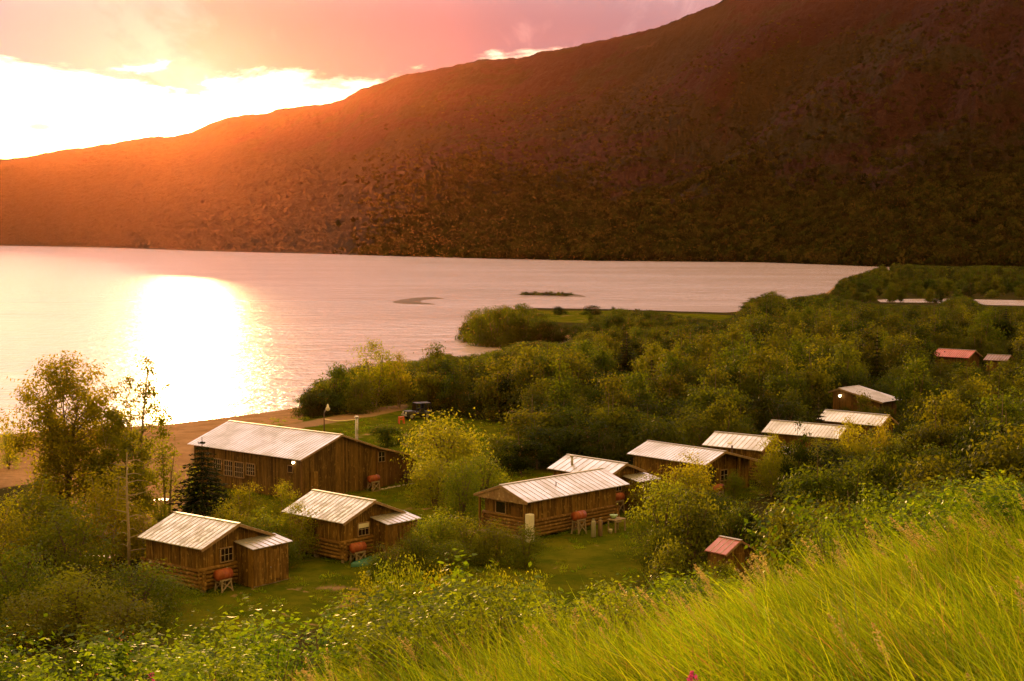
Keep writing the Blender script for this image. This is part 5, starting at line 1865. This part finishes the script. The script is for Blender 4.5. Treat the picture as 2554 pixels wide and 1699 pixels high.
# ------------------------------------------------------------------ shrubs on the slope
SHRUB = [tree_meshes('vase', 2.4, 2.3, 0.1, (0.088, 0.070, 0.10)[i % 3], (2900, 3800, 2300)[i % 3], 46, rs(400 + i), M['leaf_shrub'], M['twig'], 0.03, 6, clump_r=0.17, zs=1.5, lobe=0.35) for i in range(7)]
LIM_S = np.array([(-300, 1560), (0, 1552), (130, 1545), (250, 1565), (350, 1545), (420, 1520), (480, 1492), (560, 1476), (640, 1466), (720, 1492), (800, 1505), (860, 1455), (885, 1398), (930, 1375), (1000, 1362), (1100, 1358), (1250, 1362), (1340, 1385),
                  (1450, 1442), (1560, 1425), (1640, 1385), (1690, 1328), (1730, 1314), (1752, 1350), (1775, 1392), (1832, 1392), (1842, 1300), (1860, 1238), (1935, 1214), (1980, 1174), (2010, 1144), (2050, 1155), (2120, 1172), (2200, 1182), (2300, 1192), (2400, 1176), (2554, 1186), (2900, 1180)], float)
rsr = rs(500)
shr = []
for D0, D1, cell in ((13.8, 22, 1.35), (22, 34, 1.85), (34, 52, 2.6)):
    for yy in np.arange(D0, D1, cell):
        for xx in np.arange(-0.40 * yy, 0.40 * yy, cell):
            x, y = xx + rsr.uniform(-0.4, 0.4) * cell, yy + rsr.uniform(-0.4, 0.4) * cell
            z = gz1(x, y)
            if z < 2.6: continue
            h = rsr.uniform(1.5, 3.6)
            w = min(h, 2.6) * rsr.uniform(0.75, 1.2)
            px, base = to_px(x, y, z)
            wp = w * PF / y
            lim = max(ip(LIM_S, px + q * wp) - abs(q) * 20 for q in (-0.3, 0, 0.3))
            lim += 110 * max(0.0, float(fbm(np.array([px / 75.0 + y * 0.13]), np.array([y * 0.2]), 2)[0]) - 0.5)
            d = ray(px, lim)
            hm = CAMZ + d[2] * (y / d[1]) - z
            if hm < 0.8: continue
            if h > hm: h = hm * rsr.uniform(0.92, 1.0)
            w = min(w, max(1.1, h * 1.25))
            _, top = to_px(x, y, z + h)
            if top > 1720: continue
            if px + wp * 0.75 > 1756 and px - wp * 0.75 < 1836 and top < 1402: continue
            if y < 14.6 and h < 0.9: continue
            if px < -200 or px > 2750: continue
            shr.append((x, y, z, h, w, px, top, base))
# keep those that show
buf[:] = 1e9
own[:] = -1
for i, (x, y, z, h, w, px, top, base) in enumerate(shr):
    a, c = int((px - w * 0.38 * PF / y) / PW * gxn), int((px + w * 0.38 * PF / y) / PW * gxn)
    r0, r1 = max(int(top / PH * gyn), 0), min(int(base / PH * gyn), gyn - 1)
    a, c = max(a, 0), min(c, gxn - 1)
    if c < a or r1 < r0: continue
    s_ = buf[r0:r1 + 1, a:c + 1]
    mk = s_ > y
    s_[mk] = y
    own[r0:r1 + 1, a:c + 1][mk] = i
vis = np.bincount(own[own >= 0].ravel(), minlength=len(shr))
shr = [q for i, q in enumerate(shr) if vis[i] > 6 or abs(q[5] - PW / 2) > PW / 2 - 60]
print('shrubs', len(shr))
SL = [('the dark left thicket', 150), ('the patchy-roofed cabin', 500), ('the lawn mud patch', 800), ('the second cabin', 960), ('the long porch cabin', 1250), ('the shaded lawn', 1460), ('the big dark willow', 1660),
      ('the pink-roofed outhouse', 1800), ('the pale-patched cabin', 1960), ('the leaf-covered cabin', 2080), ('the lit-lamp cabin', 2230), ('the right edge of the wood', 2450)]
zones = {}
for i, q in enumerate(shr):
    j = min(range(len(SL)), key=lambda k: abs(q[5] - SL[k][1]))
    row = 'by the tall grass' if q[1] < 19 else ('halfway down' if q[1] < 31 else 'low down')
    zones.setdefault((j, row), []).append(i)
for (j, row), ids in zones.items():
    ids.sort(key=lambda i: shr[i][5])
    for k, i in enumerate(ids):
        x, y, z, h, w, px, top, base = shr[i]
        lab = 'glossy shrub %s below %s' % (row, SL[j][0])
        if len(ids) > 1: lab += (', %s from left' if j != 10 else ', %s in line') % ORD[min(k, 19)]
        tree_thing('slope_shrub', SHRUB[int(rsr.integers(0, 7))], (x, y, z - 0.05), rsr.uniform(0, 6.28), (w / 2.3, w / 2.3, h / 2.4), lab, 'shrub', 'glossy shrubs on the slope below the tall grass', trunk='stem', crown='foliage')

# ------------------------------------------------------------------ tall grass on the near slope
def grass_clump(rng, n, spread, l0, l1, lean, wid, gm_):
    V, F_ = [], []
    for i in range(n):
        a, r = rng.uniform(0, 6.28), spread * math.sqrt(rng.uniform())
        b0 = np.array([math.cos(a) * r, math.sin(a) * r, -0.04])
        L = rng.uniform(l0, l1)
        d = np.array([-lean + rng.normal(0, 0.55), rng.normal(0, 0.5), 1.0])
        d /= np.linalg.norm(d)
        bend = np.array([-rng.uniform(-0.1, 1.0), rng.normal(0, 0.35), -rng.uniform(0.0, 0.8)])
        sd = np.cross(d, [rng.normal(), rng.normal(), 0.2])
        sd /= np.linalg.norm(sd)
        k0 = len(V)
        for s_ in (0.0, 0.38, 0.72, 1.0):
            c_ = b0 + d * L * s_ + bend * L * 0.42 * s_ ** 2
            w = wid * (1.0, 0.95, 0.6, 0.06)[(0.0, 0.38, 0.72, 1.0).index(s_)] * rng.uniform(0.8, 1.2)
            V += [c_ - sd * w / 2, c_ + sd * w / 2]
        for q in range(3): F_.append((k0 + 2 * q, k0 + 2 * q + 1, k0 + 2 * q + 3, k0 + 2 * q + 2))
    return mesh_np('grass', np.array(V), np.array(F_), gm_)


def seed_stalk(rng, sm, gm_):
    L = rng.uniform(0.75, 1.05)
    pts = []
    for s_ in np.linspace(0, 1, 7): pts.append(np.array([-0.32 * L * s_ ** 1.8, 0.03 * L * s_, L * s_ * (1 - 0.12 * s_)]))
    tb = MB()
    tb.tube([Vector(p) for p in pts], [0.0022] * 6 + [0.001], 3, caps=False)
    st = bpy.data.meshes.new('stalk')
    st.from_pydata(tb.v, [], tb.f)
    st.materials.append(gm_)
    n_ = 70
    s_ = rng.uniform(0.70, 1.0, n_)
    c_ = np.stack([np.interp(s_, np.linspace(0, 1, 7), [p[k] for p in pts]) for k in range(3)], -1)
    wd_ = 0.028 * np.sin(np.pi * (s_ - 0.68) / 0.34)[:, None]
    c_ = c_ + rng.normal(size=(n_, 3)) * wd_ * 0.7
    ax = np.array([-0.55, 0.05, 0.75])[None] + rng.normal(0, 0.35, (n_, 3))
    v, f = cards(c_, rng.uniform(0.02, 0.042, n_), rng, axis=ax, aspect=0.28)
    return join_meshes('seed_stalk', st, mesh_np('head', v, f, sm))


GK = [grass_clump(rs(600 + i), 64, 0.20, 0.35, 0.95, 0.36, 0.0070, M['blade']) for i in range(6)] + [grass_clump(rs(620 + i), 40, 0.2, 0.3, 0.6, 0.15, 0.012, M['blade']) for i in range(2)] + [grass_clump(rs(630 + i), 12, 0.24, 0.45, 1.0, 0.3, 0.006, M['dry_blade']) for i in range(2)]
rg_ = rs(700)
NG = 5200
yy = rg_.uniform(3.6, 15.2, NG * 3)
xx = rg_.uniform(-0.30, 0.52, NG * 3) * (yy + 3.5)
keepg = rg_.uniform(0, 1, len(yy)) < (yy + 3.5) / 18.7 * (0.55 + 0.9 * fbm(xx * 0.7 + 50, yy * 0.7, 3)) * (1 - 0.75 * sstep(13.4, 15.2, yy))
xx, yy = xx[keepg][:NG], yy[keepg][:NG]
zz = ground_z(xx, yy)
n = len(xx)
s = rg_.uniform(0.7, 1.2, n) * (0.55 + 0.9 * fbm(xx * 0.6 + 7, yy * 0.6 + 3, 3))
scatter('tall_grass', GK, np.stack([xx, yy, zz], -1), np.stack([rg_.normal(0, 0.08, n), rg_.normal(0, 0.08, n), (fbm(xx * 0.45 + 20, yy * 0.45, 2) - 0.5) * 3.4 + rg_.normal(0.1, 0.4, n)], -1), np.stack([s, s, s], -1), rg_.integers(0, 10, n))
TK = [grass_clump(rs(660 + i), 26, 0.28, 0.14, 0.42, 0.12, 0.03, M['blade']) for i in range(4)]
tx, ty_ = [], []
for h in (hA, hB, hC, hD, hE, hF, hG):
    per = [(h.u0, h.v0), (h.u1, h.v0), (h.u1, h.v1), (h.u0, h.v1)]
    for k in range(4):
        (ua, va), (ub, vb) = per[k], per[(k + 1) % 4]
        for q in rg_.uniform(0, 1, int(3.2 * math.hypot(ub - ua, vb - va))):
            ox, oy = ((0, -1), (1, 0), (0, 1), (-1, 0))[k]
            o_ = rg_.uniform(0.12, 0.45)
            a_ = h.world(ua + (ub - ua) * q + ox * o_, va + (vb - va) * q + oy * o_)
            tx.append(a_[0])
            ty_.append(a_[1])
xx = rg_.uniform(-32, 24, 9000)
yy = rg_.uniform(80, 185, 9000)
kp = (sdist(LAWNP, xx, yy) > -1) & (sdist(TRACK, xx, yy) < -0.5) & (rg_.uniform(0, 1, 9000) < (fbm(xx * 0.25, yy * 0.25, 3) - 0.35) * 2.2)
tx, ty_ = np.concatenate([tx, xx[kp]]), np.concatenate([ty_, yy[kp]])
n = len(tx)
s = rg_.uniform(0.5, 1.25, n)
scatter('lawn_tufts', TK, np.stack([tx, ty_, ground_z(tx, ty_)], -1), np.stack([np.zeros(n), np.zeros(n), rg_.uniform(0, 6.28, n)], -1), np.stack([s, s, s], -1), rg_.integers(0, 4, n))
SK = [seed_stalk(rs(640 + i), M['seed'], M['seed']) for i in range(5)]
NS = 430
yy = np.concatenate([rg_.uniform(7.0, 14.5, NS // 3), rg_.normal(13.9, 0.7, NS - NS // 3)])
xx = rg_.uniform(-0.22, 0.42, NS) * (yy + 2)
zz = ground_z(xx, yy)
s = rg_.uniform(0.55, 1.0, NS)
scatter('grass_seed_heads', SK, np.stack([xx, yy, zz], -1), np.stack([rg_.normal(0, 0.12, NS), rg_.normal(0, 0.12, NS), rg_.normal(0, 0.5, NS)], -1), np.stack([s, s, s], -1), rg_.integers(0, 5, NS))


def fireweed(px, top, D, label):
    x, y = (px - PW / 2) / PF * D, D
    z = gz1(x, y)
    d = ray(px, top)
    h = CAMZ + d[2] * (y / d[1]) - z
    e = empty('fireweed', (x, y, z), 0, label, 'flower', 'pink fireweed flowers')
    mb = MB()
    mb.tube([(0, 0, -0.05), (0.02, 0, h * 0.6), (0, 0, h)], [0.008, 0.006, 0.002], 6)
    mb.build('stem', M['twig'], e)
    r_ = rs(int(px))
    n_ = 90
    t_ = r_.uniform(0, 1, n_)
    a = r_.uniform(0, 6.28, n_)
    rad = (0.055 * (1 - t_) ** 0.7 + 0.01) * r_.uniform(0.5, 1, n_)
    v, f = cards(np.stack([np.cos(a) * rad, np.sin(a) * rad, h - 0.2 + 0.2 * t_], -1), r_.uniform(0.018, 0.034, n_), r_, aspect=0.8)
    link('blossom', mesh_np('blossom', v, f, M['fireweed']), e)
    n_ = 46
    t_ = r_.uniform(0.15, 0.8, n_)
    a = r_.uniform(0, 6.28, n_)
    ax = np.stack([np.cos(a), np.sin(a), np.full(n_, 0.25)], -1)
    v, f = cards(np.stack([np.zeros(n_), np.zeros(n_), t_ * h], -1) + ax * 0.06, np.full(n_, 0.13), r_, axis=ax, aspect=0.16, up=1.0)
    link('leaves', mesh_np('leaves', v, f, M['leaf_shrub']), e)


fireweed(361, 1672, 14.2, 'pink fireweed spike among the shrubs at the lower left')
fireweed(1738, 1676, 8.2, 'pink fireweed spike in the tall grass at the bottom edge')
# a dry shrub with orange leaves before the thicket
x, y = (268 - PW / 2) / PF * 26, 26.0
dm = tree_meshes('vase', 2.2, 1.6, 0.3, 0.07, 160, 16, rs(801), M['dead_leaf'], M['twig'], 0.02, 5, clump_r=0.16)
d = ray(268, 1560)
zz0 = gz1(x, y)
hh = CAMZ + d[2] * (y / d[1]) - zz0
tree_thing('dry_shrub', dm, (x, y, zz0), 0.5, (1, 1, max(0.5, hh / 2.2)), 'twiggy dry shrub with a few orange leaves in front of the dark left thicket', 'shrub', crown='foliage', trunk='stem')

# ------------------------------------------------------------------ the evening air over the lake
hz = MB()
hz.hexa([Vector(q) for q in ((-4300, -3700, -4), (4300, -3700, -4), (4300, 5300, -4), (-4300, 5300, -4), (-4300, -3700, HAZE_TOP), (4300, -3700, HAZE_TOP), (4300, 5300, HAZE_TOP), (-4300, 5300, HAZE_TOP))])
m = bpy.data.materials.new('evening_haze')
m.use_nodes = True
t = NT(m.node_tree)
t.n.remove(t.n['Principled BSDF'])
pv = t.new('ShaderNodeVolumePrincipled')
pv.inputs['Color'].default_value = (1.0, 0.33, 0.14, 1)
pv.inputs['Density'].default_value = HAZE_DENSITY
pv.inputs['Anisotropy'].default_value = HAZE_G
t.l.new(pv.outputs[0], t.n['Material Output'].inputs['Volume'])
try:
    m.cycles.homogeneous_volume = True
except Exception:
    pass
tag(hz.build('haze', m), kind='stuff')
